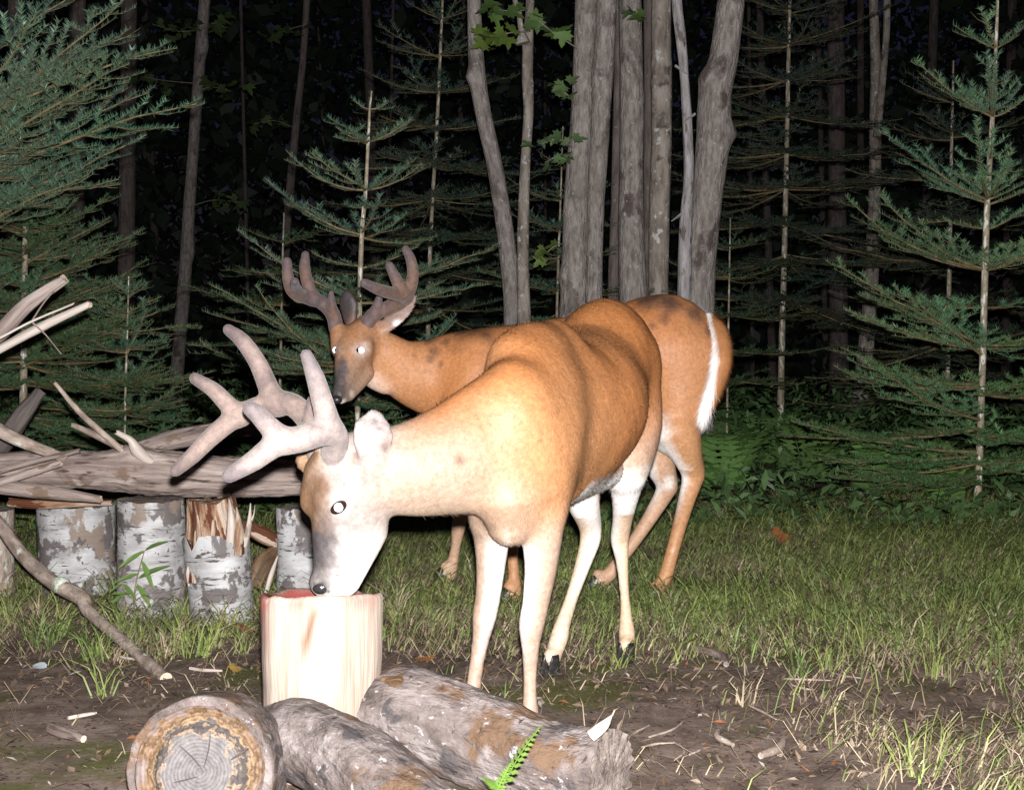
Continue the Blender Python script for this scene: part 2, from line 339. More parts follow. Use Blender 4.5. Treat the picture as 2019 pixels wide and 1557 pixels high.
# --- smooth implicit bodies -------------------------------------------------
class Body:
    """smooth union of limbs and swept ellipses, meshed with surface nets"""
    def __init__(s): s.pr = []
    def cone(s, a, b, ra, rb, col, k=0.02, flow=None):
        s.chain([np.append(a, ra), np.append(b, rb)], col, k, flow, 1)
    def chain(s, pts, cols, k=0.02, flow=None, res=4):
        pts = np.array([np.asarray(q, float) for q in pts]); m = len(pts)-1
        q = smooth_path(pts, m*res+1) if m > 1 else pts; r = res if m > 1 else 1
        q[:, 3] = np.maximum(q[:, 3], 0.002); sg = []
        for i in range(len(q)-1):
            c = cols[i//r] if isinstance(cols, list) else cols
            sg.append(dict(a=q[i, :3], b=q[i+1, :3], w=(q[i, 3],)*1+(q[i+1, 3],), h=None, col=np.asarray(c, float), flow=unit(q[i+1, :3]-q[i, :3]) if flow is None else unit(flow), ra=q[i, 3], rb=q[i+1, 3]))
        s.pr.append((k, sg))
    def sweep(s, st, cols, k=0.03, flow=None, res=9):
        """stations: (centre3, half width, half height, lateral3)"""
        rows = np.array([np.concatenate([np.asarray(A[0], float), [A[1], A[2]], unit(A[3])]) for A in st]); m = len(st)-1
        q = smooth_path(rows, m*res+1); q[:, 3:5] = np.maximum(q[:, 3:5], 0.003); sg = []
        for i in range(len(q)-1):
            A, B = q[i], q[i+1]; u = min(max((i+0.5)/res-0.5, 0), m-1); ci = int(u); f = u-ci
            c = (np.asarray(cols[ci], float)*(1-f)+np.asarray(cols[min(ci+1, len(cols)-1)], float)*f) if isinstance(cols, list) else np.asarray(cols, float)
            sg.append(dict(a=A[:3], b=B[:3], w=(A[3], B[3]), h=(A[4], B[4]), L=(unit(A[5:]), unit(B[5:])), col=c, flow=unit(B[:3]-A[:3]) if flow is None else unit(flow), ra=max(A[3], A[4]), rb=max(B[3], B[4])))
        s.pr.append((k, sg))
    def dist(s, p, X):
        pa = p['a'].astype(np.float32); ab = (p['b']-p['a']).astype(np.float32); l2 = float(ab@ab)+1e-12
        t = np.clip(((X-pa)@ab)/np.float32(l2), 0, 1)
        o = X-(pa+t[..., None]*ab)
        if p['h'] is None: return np.sqrt((o*o).sum(-1))-(p['w'][0]+(p['w'][1]-p['w'][0])*t)
        ax = ab/np.float32(math.sqrt(l2))
        L = unit(p['L'][0]+p['L'][1]); L = unit(L-ax*(L@ax)).astype(np.float32); Vv = np.cross(ax, L)
        w = p['w'][0]*(1-t)+p['w'][1]*t; h = p['h'][0]*(1-t)+p['h'][1]*t; e = np.minimum(w, h)
        kk = np.sqrt(((o@L)/w)**2+((o@Vv)/h)**2+((o@ax)/e)**2)+1e-9
        return np.sqrt((o*o).sum(-1))*(1-1/kk)
    def mesh(s, h=0.006, smooth=1):
        S = [g for _, sg in s.pr for g in sg]
        lo = np.min([np.minimum(p['a']-p['ra'], p['b']-p['rb']) for p in S], axis=0)-3*h
        hi = np.max([np.maximum(p['a']+p['ra'], p['b']+p['rb']) for p in S], axis=0)+3*h
        n = np.ceil((hi-lo)/h).astype(int)+1
        lo = lo.astype(np.float32); Fd = np.full(n, 0.2, np.float32)
        for k, sg in s.pr:
            bx = []; mg = k*1.2+3*h
            for p in sg:
                l = np.minimum(p['a']-p['ra'], p['b']-p['rb'])-mg; u = np.maximum(p['a']+p['ra'], p['b']+p['rb'])+mg
                bx.append((np.clip(((l-lo)/h).astype(int), 0, n), np.clip(((u-lo)/h).astype(int)+2, 0, n)))
            g0 = np.min([b[0] for b in bx], axis=0); g1 = np.max([b[1] for b in bx], axis=0)
            D = np.full(g1-g0, 0.2, np.float32)
            for p, (i0, i1) in zip(sg, bx):
                g = np.stack(np.meshgrid(*[(lo[q]+h*np.arange(i0[q], i1[q])).astype(np.float32) for q in range(3)], indexing='ij'), -1)
                sl_ = tuple(slice(a-c, b-c) for a, b, c in zip(i0, i1, g0)); D[sl_] = np.minimum(D[sl_], s.dist(p, g))
            sl_ = tuple(slice(a, b) for a, b in zip(g0, g1)); f = Fd[sl_]
            m = np.clip(0.5+0.5*(f-D)/k, 0, 1); Fd[sl_] = f*(1-m)+D*m-k*m*(1-m)
        V, Q = surface_nets(Fd, lo, h)
        for _ in range(smooth):
            acc = np.zeros_like(V); cnt = np.zeros(len(V))
            for a in range(4):
                b = (a+1) % 4
                for i, j in ((a, b), (b, a)):
                    cnt += np.bincount(Q[:, i], minlength=len(V))
                    for q in range(3): acc[:, q] += np.bincount(Q[:, i], weights=V[Q[:, j], q], minlength=len(V))
            V = V*0.45+0.55*acc/np.maximum(cnt, 1)[:, None]
        return V, Q
    def blend(s, V, tau=0.016):
        X = V.astype(np.float32); wt = np.zeros(len(V)); c = np.zeros((len(V), 3)); fl = np.zeros((len(V), 3))
        for k, sg in s.pr:
            for p in sg:
                R = max(p['ra'], p['rb'])+0.1; l = np.minimum(p['a'], p['b'])-R; u = np.maximum(p['a'], p['b'])+R
                m = np.where(np.all((X > l) & (X < u), axis=1))[0]
                if len(m) == 0: continue
                w = np.exp(-np.clip(s.dist(p, X[m]), -0.03, 0.5)/tau); wt[m] += w; c[m] += w[:, None]*p['col']; fl[m] += w[:, None]*p['flow']
        return c/np.maximum(wt, 1e-9)[:, None], unit(fl)
def surface_nets(Fd, lo, h):
    ins = Fd < 0
    c = [ins[i:ins.shape[0]-1+i, j:ins.shape[1]-1+j, k:ins.shape[2]-1+k] for i in (0, 1) for j in (0, 1) for k in (0, 1)]
    sm = sum(x.astype(np.int8) for x in c); act = (sm > 0) & (sm < 8)
    ci = np.argwhere(act); idx = np.full(act.shape, -1, np.int64); idx[act] = np.arange(len(ci))
    acc = np.zeros((len(ci), 3)); cnt = np.zeros(len(ci))
    cor = np.array([(i, j, k) for i in (0, 1) for j in (0, 1) for k in (0, 1)])
    val = np.stack([Fd[ci[:, 0]+i, ci[:, 1]+j, ci[:, 2]+k] for i, j, k in cor], 1)
    for a in range(8):
        for b in range(a+1, 8):
            if np.abs(cor[a]-cor[b]).sum() != 1: continue
            m = (val[:, a] < 0) != (val[:, b] < 0)
            t = val[m, a]/(val[m, a]-val[m, b]+1e-20)
            acc[m] += cor[a]+t[:, None]*(cor[b]-cor[a]); cnt[m] += 1
    V = lo+h*(ci+acc/np.maximum(cnt, 1)[:, None])
    Q = []
    for ax in range(3):
        b, c2 = (ax+1) % 3, (ax+2) % 3
        s0 = [slice(None)]*3; s1 = [slice(None)]*3; s0[ax] = slice(0, -1); s1[ax] = slice(1, None)
        A, B = ins[tuple(s0)], ins[tuple(s1)]
        e = np.argwhere(A != B); fl = A[tuple(e.T)]
        ok = (e[:, b] > 0) & (e[:, c2] > 0) & (e[:, b] < idx.shape[b]) & (e[:, c2] < idx.shape[c2]) & (e[:, ax] < idx.shape[ax])
        e, fl = e[ok], fl[ok]
        def g(db, dc):
            q = e.copy(); q[:, b] -= db; q[:, c2] -= dc; return idx[tuple(q.T)]
        q = np.stack([g(1, 1), g(0, 1), g(0, 0), g(1, 0)], 1)
        q[~fl] = q[~fl][:, ::-1]; Q.append(q)
    return V, np.vstack(Q)
def vnormals(V, Q):
    n = np.cross(V[Q[:, 2]]-V[Q[:, 0]], V[Q[:, 3]]-V[Q[:, 1]]); N = np.zeros_like(V)
    for a in range(4): np.add.at(N, Q[:, a], n)
    return unit(N)
def surf_hit(V, px, py, rad=5):
    x, y = proj(V); m = (x-px)**2+(y-py)**2
    i = np.where(m < rad*rad)[0]
    if len(i) == 0: return V[np.argmin(m)]
    return V[i[np.argmin(V[i, 1])]]
def fur_obj(parent, V, Q, N, col, flow, count, lenf, rng, lift=0.3, wd=0.0007):
    """short flat-lying hairs as thin blades, shaded with the skin's own normals"""
    A = 0.5*np.linalg.norm(np.cross(V[Q[:, 2]]-V[Q[:, 0]], V[Q[:, 3]]-V[Q[:, 1]]), axis=1)
    f = rng.choice(len(Q), count, p=A/A.sum()); u, v = rng.random((2, count, 1))
    q = Q[f]; mixw = lambda X: (X[q[:, 0]]*(1-u)+X[q[:, 1]]*u)*(1-v)+(X[q[:, 3]]*(1-u)+X[q[:, 2]]*u)*v
    p, n, c, fw = mixw(V), unit(mixw(N)), mixw(col), mixw(flow)
    fw = unit(fw-n*(fw*n).sum(1, keepdims=True)+rng.normal(0, 0.22, (count, 3)))
    ln = mixw(lenf[:, None])*rng.uniform(0.6, 1.2, (count, 1))
    D = unit(fw+n*lift*rng.uniform(0.5, 1.3, (count, 1))); S = unit(np.cross(D, n))
    p = p-n*0.001
    Vh = np.stack([p-S*wd, p+S*wd, p+D*ln], 1).reshape(-1, 3)
    Fh = np.arange(count*3).reshape(-1, 3)
    streak = 1+0.16*nz(p*np.array([1, 1, 1]), 60, 3)[:, None]
    ch = np.repeat(c*streak*rng.uniform(0.85, 1.35, (count, 1)), 3, 0)
    o = mesh_obj('coat_hair', Vh, Fh, M['hair'], parent, {'col': ch})
    o.data.normals_split_custom_set_from_vertices(np.repeat(unit(n+0.15*rng.normal(size=n.shape)), 3, 0).tolist())
    o['kind'] = 'stuff'
    return o

# ------------------------------------------------------------------ ground
def gz(x, y):
    p = np.stack([np.asarray(x, float), np.asarray(y, float)], -1)
    far = np.clip((p[..., 1]-7)/8, 0, 1)
    return 0.012*nz(p, 2.2, 11)+0.0035*nz(p, 9, 12)+far*0.06*nz(p, 0.8, 13)
def nonuni(lo, a, b, hi, fine, coarse):
    x = list(np.arange(a, b, fine)); s = fine; v = b
    while v < hi: x.append(v); s = min(s*1.25, coarse); v += s
    x.append(hi); s = fine; v = a-fine
    while v > lo: x.insert(0, v); s = min(s*1.25, coarse); v -= s
    x.insert(0, lo); return np.array(x)
def build_ground():
    xs = nonuni(-60, -2.4, 2.6, 60, 0.025, 4); ys = nonuni(-20, 2.2, 6.5, 90, 0.025, 4)
    X, Y = np.meshgrid(xs, ys, indexing='xy'); p = np.stack([X, Y], -1)
    Z = gz(X, Y)+0.0016*nz(p, 40, 14)*(Y < 8)
    V = np.stack([X, Y, Z], -1).reshape(-1, 3); nx, ny = len(xs), len(ys)
    i = (np.arange(ny-1)[:, None]*nx+np.arange(nx-1)).ravel()
    o = mesh_obj('ground', V, np.stack([i, i+1, i+nx+1, i+nx], 1), M['soil']); tag(o, kind='structure')
build_ground()
def on_ground(p): return np.array([p[0], p[1], float(gz(p[0], p[1]))])

def grass_density(x, y):
    n = nz(np.stack([x, y], -1), 2.4, 21); n2 = nz(np.stack([x, y], -1), 7, 22)
    right = np.clip((y-3.7-0.34*n-0.16*n2+0.1*np.clip(0.3-x, 0, 1))/0.75, 0, 1)
    corner = np.clip((x-0.62-0.12*n-0.35*np.clip(y-3.1, 0, 1)*0)/0.35, 0, 1)*np.clip((y-2.3)/0.3, 0, 1)
    left = np.clip((y-3.75-0.3*n)/0.6, 0, 1)
    w = np.clip((x+0.5)/0.3, 0, 1)
    d = w*np.maximum(right, corner*0.8)+(1-w)*left*0.75
    n3 = nz(np.stack([x, y], -1), 4.2, 24)
    return np.clip(d*(0.66+0.5*n2+0.3*n+0.35*n3)+0.03*(n2 > 0.1), 0, 1)
def blades(x, y, h, w, rng, cols, bend, lean=None):
    n = len(x); z = gz(x, y)-0.004
    a = rng.uniform(0, 2*math.pi, n); b = rng.uniform(0, 2*math.pi, n)
    D = np.stack([np.cos(a), np.sin(a), np.zeros(n)], 1); S = np.stack([np.cos(b), np.sin(b), np.zeros(n)], 1)
    if lean is not None: D = unit(D+lean)
    base = np.stack([x, y, z], 1); up = np.array([0, 0, 1.0]); h = h[:, None]; w = w[:, None]; bend = bend[:, None]
    m1 = base+up*h*0.5*(1-0.25*bend)+D*h*0.22*bend; m2 = base+up*h*(0.88-0.4*bend)+D*h*0.55*bend; tip = base+up*h*(1-0.75*bend)+D*h*0.95*bend
    V = np.stack([base-S*w, base+S*w, m1-S*w*0.9, m1+S*w*0.9, m2-S*w*0.6, m2+S*w*0.6, tip], 1).reshape(-1, 3)
    o = np.arange(n)*7
    Fq = np.vstack([np.stack([o, o+1, o+3], 1), np.stack([o, o+3, o+2], 1), np.stack([o+2, o+3, o+5], 1), np.stack([o+2, o+5, o+4], 1), np.stack([o+4, o+5, o+6], 1)])
    return V, Fq, np.repeat(cols, 7, 0)
def scatter(n, x0, x1, y0, y1, rng, dens):
    """random ground points inside the view's spread, kept by density"""
    y = np.sqrt(rng.uniform(y0*y0, y1*y1, n)); x = rng.uniform(x0, x1, n)*y
    k = rng.random(n) < dens(x, y); return x[k], y[k]
def build_grass():
    rng = np.random.default_rng(3)
    x, y = scatter(150000, -0.42, 0.42, 2.5, 7.6, rng, grass_density)
    n = len(x); pp = np.stack([x, y], -1); tuft = 0.5+0.5*nz(pp, 5, 31)
    h = (0.03+0.11*rng.random(n)**2)*(0.45+1.0*tuft)*(1+0.35*np.clip(x-0.4, 0, 1)); w = rng.uniform(0.0009, 0.002, n)*(0.7+y*0.1)
    g = np.array([0.12, 0.185, 0.05]); g2 = np.array([0.25, 0.28, 0.085]); dry = np.array([0.4, 0.32, 0.21]); br = np.array([0.24, 0.175, 0.12])
    u = rng.random((n, 1)); cols = g*(1-u)+g2*u
    drym = rng.random(n) < np.clip(0.32+0.4*nz(pp, 3.2, 33)+0.25*np.clip((4.6-y)/0.6, 0, 1), 0.08, 0.85)
    cols[drym] = np.where(rng.random((drym.sum(), 1)) < 0.6, dry, br)*rng.uniform(0.7, 1.2, (drym.sum(), 1))
    h[drym] *= 0.8; bend = rng.uniform(0.45, 1.18, n); bend[drym] = rng.uniform(0.85, 1.28, drym.sum())
    cols = cols*(0.78+0.3*np.clip(0.5+nz(pp, 1.7, 35), 0, 1))[:, None]
    V, Fq, c = blades(x, y, h, w, rng, cols*rng.uniform(0.75, 1.25, (n, 1)), bend, lean=np.stack([np.cos(3*nz(pp, 1.5, 37)), np.sin(3*nz(pp, 1.5, 37)), np.zeros(n)], 1)*0.9)
    # taller arching tufts and flattened thatch
    tx, ty = scatter(2600, -0.42, 0.42, 2.7, 7.4, rng, lambda x, y: np.clip(grass_density(x, y)*0.55*(nz(np.stack([x, y], -1), 1.9, 36) > -0.1)+0.5*(x < -0.35)*(y > 3.9)*(y < 4.9)+0.02, 0, 1))
    k = rng.integers(7, 18, len(tx)); ti = np.repeat(np.arange(len(tx)), k); m = len(ti)
    x2 = tx[ti]+rng.normal(0, 0.014, m); y2 = ty[ti]+rng.normal(0, 0.014, m); hs = rng.uniform(0.09, 0.2, len(tx))[ti]*rng.uniform(0.6, 1.2, m)
    u = rng.random((len(tx), 1)); tc = np.where(rng.random((len(tx), 1)) < 0.12, dry, g*(1-u)+g2*u)[ti]
    V2, F2, c2 = blades(x2, y2, hs, rng.uniform(0.0012, 0.0024, m), rng, tc*rng.uniform(0.75, 1.2, (m, 1)), rng.uniform(0.45, 1.15, m))
    tx, ty = scatter(16000, -0.42, 0.42, 2.9, 6.0, rng, lambda x, y: np.clip(grass_density(x, y)*1.3*(1-grass_density(x, y))*1.8+0.05, 0, 1)); m = len(tx)
    V3, F3, c3 = blades(tx, ty, rng.uniform(0.05, 0.16, m), rng.uniform(0.0008, 0.0018, m), rng, np.where(rng.random((m, 1)) < 0.6, dry, br)*rng.uniform(0.6, 1.2, (m, 1)), rng.uniform(1.15, 1.32, m))
    Fq = np.vstack([Fq, F2+len(V), F3+len(V)+len(V2)]); V = np.vstack([V, V2, V3]); c = np.vstack([c, c2, c3])
    tag(mesh_obj('grass', V, Fq, M['grass'], None, {'col': c}), 'short green and straw coloured grass growing over the clearing', 'grass', kind='stuff')
    # dead litter on the bare soil
    x, y = scatter(70000, -0.42, 0.42, 2.3, 6.0, rng, lambda x, y: np.clip(0.95-0.85*grass_density(x, y), 0, 1)*(0.25+0.6*(nz(np.stack([x, y], -1), 3, 41) > -0.2)))
    n = len(x); a = rng.uniform(0, 6.28, n); b = rng.normal(0, 0.35, n)
    D = np.stack([np.cos(a)*np.cos(b), np.sin(a)*np.cos(b), np.sin(b)], 1); S = unit(np.cross(D, np.array([0, 0, 1.0]))+0.3*rng.normal(size=(n, 3)))
    l = (0.003+0.017*rng.random(n)**3)[:, None]; w = l*rng.uniform(0.06, 0.5, (n, 1))
    p = np.stack([x, y, gz(x, y)+rng.uniform(0.001, 0.008, n)], 1); U = np.cross(S, D)
    V = np.stack([p-D*l, p-S*w+U*w*0.4, p+D*l, p+S*w+U*w*0.3], 1).reshape(-1, 3); o = np.arange(n)*4
    pal = np.array([(0.12, 0.078, 0.05), (0.19, 0.135, 0.095), (0.26, 0.2, 0.15), (0.06, 0.042, 0.034), (0.34, 0.29, 0.26), (0.22, 0.09, 0.04)])
    c = pal[rng.choice(6, n, p=[.32, .27, .1, .25, .03, .03])]*rng.uniform(0.6, 1.15, (n, 1))
    tag(mesh_obj('leaf_litter', V, np.stack([o, o+1, o+2, o+3], 1), M['litter'], None, {'col': np.repeat(c, 4, 0)}, smooth=False),
        'brown crumbs of dead leaves and bark strewn over bare soil', 'litter', kind='stuff')
    # moss cushions
    x, y = scatter(60000, -0.42, 0.42, 2.4, 4.6, rng, lambda x, y: 0.8*(nz(np.stack([x, y], -1), 3.0, 51) > 0.42)*(1-grass_density(x, y)))
    n = len(x); cols = np.array([0.12, 0.14, 0.035])*rng.uniform(0.6, 1.5, (n, 1))
    V, Fq, c = blades(x, y, rng.uniform(0.006, 0.014, n), rng.uniform(0.0012, 0.002, n), rng, cols, rng.uniform(0.3, 1, n))
    tag(mesh_obj('moss', V, Fq, M['grass'], None, {'col': c}), 'low olive moss creeping over the bare brown soil', 'moss', kind='stuff')
    # low broad weeds at the forest edge
    def dw(x, y): return 0.8*np.clip((nz(np.stack([x, y], -1), 1.6, 61)+0.55), 0, 1)
    x, y = scatter(85000, -0.5, 0.5, 6.2, 14, rng, dw); n = len(x)
    z = gz(x, y)+rng.random(n)**1.5*(0.1+0.3*np.clip((y-6.6)/2.5, 0, 1)); a = rng.uniform(0, 6.28, n); b = rng.normal(0.2, 0.6, n)
    D = np.stack([np.cos(a)*np.cos(b), np.sin(a)*np.cos(b), np.sin(b)], 1); S = unit(np.cross(D, np.array([0, 0, 1.0]))+0.5*rng.normal(size=(n, 3)))
    l = rng.uniform(0.02, 0.055, (n, 1)); p = np.stack([x, y, z], 1); dn = np.array([0, 0, -1.0])
    V = np.stack([p-D*l, p-S*l*0.42, p+D*l*1.1+dn*l*0.4, p+S*l*0.42], 1).reshape(-1, 3); o = np.arange(n)*4
    c = np.array([0.09, 0.16, 0.06])*rng.uniform(0.6, 1.4, (n, 1))
    tag(mesh_obj('undergrowth', V, np.stack([o, o+1, o+2, o+3], 1), M['leaf'], None, {'col': np.repeat(c, 4, 0)}),
        'low dark green broadleaf weeds covering the forest edge', 'undergrowth', kind='stuff')
build_grass()

def far_forest():
    rng = np.random.default_rng(91); n = 115000
    y = rng.uniform(23, 44, n); x = rng.uniform(-0.5, 0.5, n)*y; z = 15*rng.random(n)**1.25
    k = nz(np.stack([x*0.5, y*0.3, z*0.35], -1), 1.3, 92) > -0.35; x, y, z = x[k], y[k], z[k]; n = len(x); p = np.stack([x, y, z], 1)
    A = unit(rng.normal(size=(n, 3))); B_ = unit(np.cross(A, rng.normal(size=(n, 3)))); s = rng.uniform(0.08, 0.24, (n, 1))
    V = np.stack([p-A*s, p+B_*s*0.6, p+A*s, p-B_*s*0.5], 1).reshape(-1, 3); o = np.arange(n)*4
    c = np.repeat(np.array([0.05, 0.07, 0.05])*rng.uniform(0.6, 1.3, (n, 1)), 4, 0)
    tag(mesh_obj('far_forest', V, np.stack([o, o+1, o+2, o+3], 1), M['leaf'], None, {'col': c}), 'far-off forest foliage lost in the night behind the trunks', 'forest', kind='stuff')
far_forest()

# ------------------------------------------------------------------ broadleaf trees
def px_path(pts, d, extend_up=2.0, to_ground=True):
    """pts: (px, py, half width px) top to bottom -> world path bottom to top and radii"""
    w = [np.append(P(x, y, d), r*d/F_PX) for x, y, r in pts]
    w = w[::-1]
    if to_ground:
        b = w[0]; a = w[1]; k = b[2]/max(a[2]-b[2], 0.05); k = min(k, 1.0)
        foot = np.array([b[0]-(a[0]-b[0])*k*0.5, d, float(gz(b[0], d))-0.08, b[3]*1.25]); w = [foot]+w
    if extend_up:
        t = w[-1]; q = w[-2]; dr = unit(t[:3]-q[:3]); dr = unit(dr+np.array([0, 0, 0.5]))
        w.append(np.append(t[:3]+dr*extend_up*0.5, t[3]*0.93)); w.append(np.append(t[:3]+dr*extend_up, t[3]*0.85))
    w = np.array(w); return w[:, :3], w[:, 3]
def trunk_tree(name, label, stems, d, mat, group=None, knobs=(), nseg=16, rough=0.06, up=2.0, seed=0, n=46):
    p, r = px_path(stems[0], d, up)
    t = empty(name, p[0], label, 'tree', group)
    for i, s in enumerate(stems):
        p, r = px_path(s, d-0.06*i, up, to_ground=s[-1][1] > 450)
        tube_obj('trunk', p, r, mat, t, nseg=nseg, n=n, rough=rough, rscale=8, fine=0.02, fscale=45, seed=seed+i, knobs=[(P(a, b, d-0.05), am, sg) for a, b, am, sg in knobs])
    return t
leafmesh = {}
def leaf_mesh(kind):
    if kind in leafmesh: return leafmesh[kind]
    if kind == 'maple':
        pol = [(0, 0), (0.16, 0.02), (0.42, -0.08), (0.36, 0.1), (0.62, 0.22), (0.46, 0.32), (0.52, 0.55), (0.3, 0.48), (0.18, 0.5), (0.17, 0.74), (0, 1.0)]
        pts = pol+[(-x, y) for x, y in pol[-2:0:-1]]
    elif kind == 'lance':
        pol = [(0, 0), (0.05, 0.12), (0.085, 0.35), (0.075, 0.6), (0.04, 0.85), (0, 1.0)]; pts = pol+[(-x, y) for x, y in pol[-2:0:-1]]
    else:
        pol = [(0, 0), (0.14, 0.12), (0.22, 0.35), (0.2, 0.6), (0.1, 0.85), (0, 1.0)]; pts = pol+[(-x, y) for x, y in pol[-2:0:-1]]
    V = [(x, y, 0.18*abs(x)-0.22*y*y) for x, y in pts]; V.append((0, 0.35, -0.03)); n = len(pts)
    F = [(i, (i+1) % n, n) for i in range(n)]
    me = bpy.data.meshes.new('leaf_'+kind); me.from_pydata(V, [], F); me.update()
    me.polygons.foreach_set('use_smooth', np.full(n, True, bool)); leafmesh[kind] = me; return me
leaf_variants = {}
def leaf_var(kind, col):
    k = (kind, col)
    if k not in leaf_variants:
        me = leaf_mesh(kind).copy(); me.materials.append(M['leaf'])
        at = me.attributes.new('col', 'FLOAT_COLOR', 'POINT'); at.data.foreach_set('color', np.tile(np.array([*col, 1], np.float32), len(me.vertices)))
        leaf_variants[k] = me
    return leaf_variants[k]
def place_leaf(parent, kind, col, pos, dr, nrm, size, name='leaf'):
    from mathutils import Matrix
    o = bpy.data.objects.new(name, leaf_var(kind, col)); C.objects.link(o)
    y = unit(dr); z = unit(np.asarray(nrm)-y*np.dot(nrm, y)); x = np.cross(y, z)
    off = root_off(parent) if parent is not None else np.zeros(3)
    p = np.asarray(pos)-off
    m = Matrix(((x[0]*size, y[0]*size, z[0]*size, p[0]), (x[1]*size, y[1]*size, z[1]*size, p[1]), (x[2]*size, y[2]*size, z[2]*size, p[2]), (0, 0, 0, 1)))
    if parent is not None: o.parent = parent
    o.matrix_basis = m; return o
def spray(tree, d, pts, nleaf, size, rng, col=(0.1, 0.17, 0.05), r=0.004, spread=0.07):
    """a thin leafy side twig of a tree through photo pixels"""
    p = np.array([P(x, y, d+dz) for x, y, dz in pts])
    tw = tube_obj('twig', p, np.linspace(r, r*0.4, len(p)), M['bark_grey'], tree, nseg=5, n=14, rough=0.02)
    q = smooth_path(p, 30)
    for i in range(nleaf):
        b = q[int(rng.uniform(0.35, 1)*29)]
        dr = unit(np.array([rng.normal(0, 0.8), rng.normal(-0.2, 0.6), rng.normal(-0.15, 0.3)]))
        c = tuple(np.round(np.array(col)*rng.choice([0.75, 1.0, 1.25]), 4))
        place_leaf(tw, 'maple', c, b+rng.normal(0, spread*0.4, 3)*np.array([1, 1, 0.5]), dr, unit(np.array([rng.normal(0, 0.5), -0.9, 0.8])), size*rng.uniform(0.75, 1.2))
R0 = np.random.default_rng(77)
D8 = 8.0
t1 = trunk_tree('maple_tree', 'slender leaning grey trunk with a knob on its left side, leftmost beside the clump', [[(934, -20, 14), (940, 130, 16), (952, 220, 16), (976, 330, 16), (992, 430, 17), (1006, 540, 18), (1014, 660, 20)]], 8.4, M['bark'], knobs=[(924, 150, 0.045, 0.05)], seed=1)
t2 = trunk_tree('maple_sapling', 'thin knotty lichen-spotted stem just right of the leaning trunk', [[(1046, -20, 8), (1042, 70, 10), (1040, 150, 11), (1042, 220, 10), (1036, 320, 10), (1032, 430, 12), (1031, 540, 12), (1034, 660, 14)], [(1010, -30, 5), (1022, 20, 5.5), (1028, 60, 6), (1034, 85, 8)]], 8.2, M['bark_grey'],
    knobs=[(1028, 85, 0.03, 0.035), (1053, 165, 0.022, 0.03), (1026, 335, 0.03, 0.03), (1022, 455, 0.03, 0.03), (1052, 230, 0.02, 0.03), (1033, 300, 0.015, 0.03)], seed=3, nseg=12, n=60)
t3 = trunk_tree('maple_tree', 'broad pale double trunk, widest of the trunk clump behind the rear deer', [[(1158, -20, 23), (1152, 130, 23), (1146, 260, 23), (1136, 400, 25), (1134, 540, 27), (1130, 680, 32)], [(1197, -20, 20), (1190, 130, 20), (1183, 260, 19), (1175, 400, 17), (1172, 540, 17), (1170, 680, 20)]], D8, M['bark'],
    knobs=[(1170, 150, 0.02, 0.06), (1104, 545, 0.03, 0.06)], seed=5, nseg=20)
t4 = trunk_tree('maple_tree', 'straight mid-grey trunk directly right of the broad double trunk', [[(1242, -20, 22), (1246, 200, 23), (1244, 400, 24), (1248, 560, 27), (1250, 680, 30)]], 8.2, M['bark'], seed=8)
t5 = trunk_tree('maple_tree', 'straight grey trunk with white lichen patches left of the dead stem', [[(1304, -20, 19), (1305, 200, 20), (1301, 400, 20), (1298, 560, 20), (1297, 680, 23)]], 8.1, M['bark_grey'], seed=9)
t6 = trunk_tree('dead_stem', 'bleached barkless dead stem in front of the thick leaning trunk', [[(1333, -20, 10), (1341, 60, 10), (1350, 160, 9), (1356, 260, 10), (1358, 350, 10), (1352, 440, 12), (1349, 580, 13), (1347, 690, 14)]], 7.7, M['dead_wood'],
    knobs=[(1340, 130, 0.012, 0.02), (1362, 225, 0.012, 0.02), (1345, 395, 0.015, 0.03)], seed=10, nseg=12, n=60, rough=0.12)
t7 = trunk_tree('maple_tree', 'thick leaning trunk with a big knob, rightmost of the clump', [[(1443, -20, 27), (1428, 110, 29), (1411, 180, 33), (1405, 280, 33), (1393, 400, 30), (1381, 520, 31), (1372, 690, 35)]], 7.9, M['bark'],
    knobs=[(1458, 262, 0.09, 0.055), (1386, 150, 0.03, 0.06), (1412, 290, 0.012, 0.04)], seed=11, nseg=20, n=60)
for (a, b, h_) in ((1362, 225, -1), (1340, 130, 1), (1338, 420, -1)):       # stubs on the dead stem
    tube_obj('stub', [P(a-8*h_, b, 7.68), P(a+14*h_, b+16, 7.64)], [0.008, 0.003], M['dead_wood'], t6, nseg=6, n=5)
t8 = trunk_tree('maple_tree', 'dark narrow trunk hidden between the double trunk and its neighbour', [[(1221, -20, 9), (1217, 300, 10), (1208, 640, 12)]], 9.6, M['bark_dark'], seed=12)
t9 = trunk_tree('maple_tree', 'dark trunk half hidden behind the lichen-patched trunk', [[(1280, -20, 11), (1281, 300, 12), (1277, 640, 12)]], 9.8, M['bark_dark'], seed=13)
LG = (0.12, 0.2, 0.06)
spray(t2, 8.0, [(1040, 20, 0), (1000, 22, -0.1), (960, 12, -0.15)], 9, 0.085, R0, LG)
spray(t2, 8.0, [(1042, 62, 0), (1000, 66, -0.1), (950, 76, -0.1)], 12, 0.085, R0, (0.13, 0.19, 0.04))
spray(t3, 7.8, [(1137, 95, 0), (1085, 60, -0.1), (1050, 30, -0.1)], 9, 0.085, R0, LG)
spray(t3, 7.8, [(1134, 205, 0), (1108, 176, -0.1), (1085, 165, -0.1)], 8, 0.08, R0, (0.17, 0.25, 0.1))
spray(t3, 7.8, [(1128, 290, 0), (1100, 275, -0.1), (1065, 285, -0.1)], 8, 0.07, R0, (0.15, 0.24, 0.1))
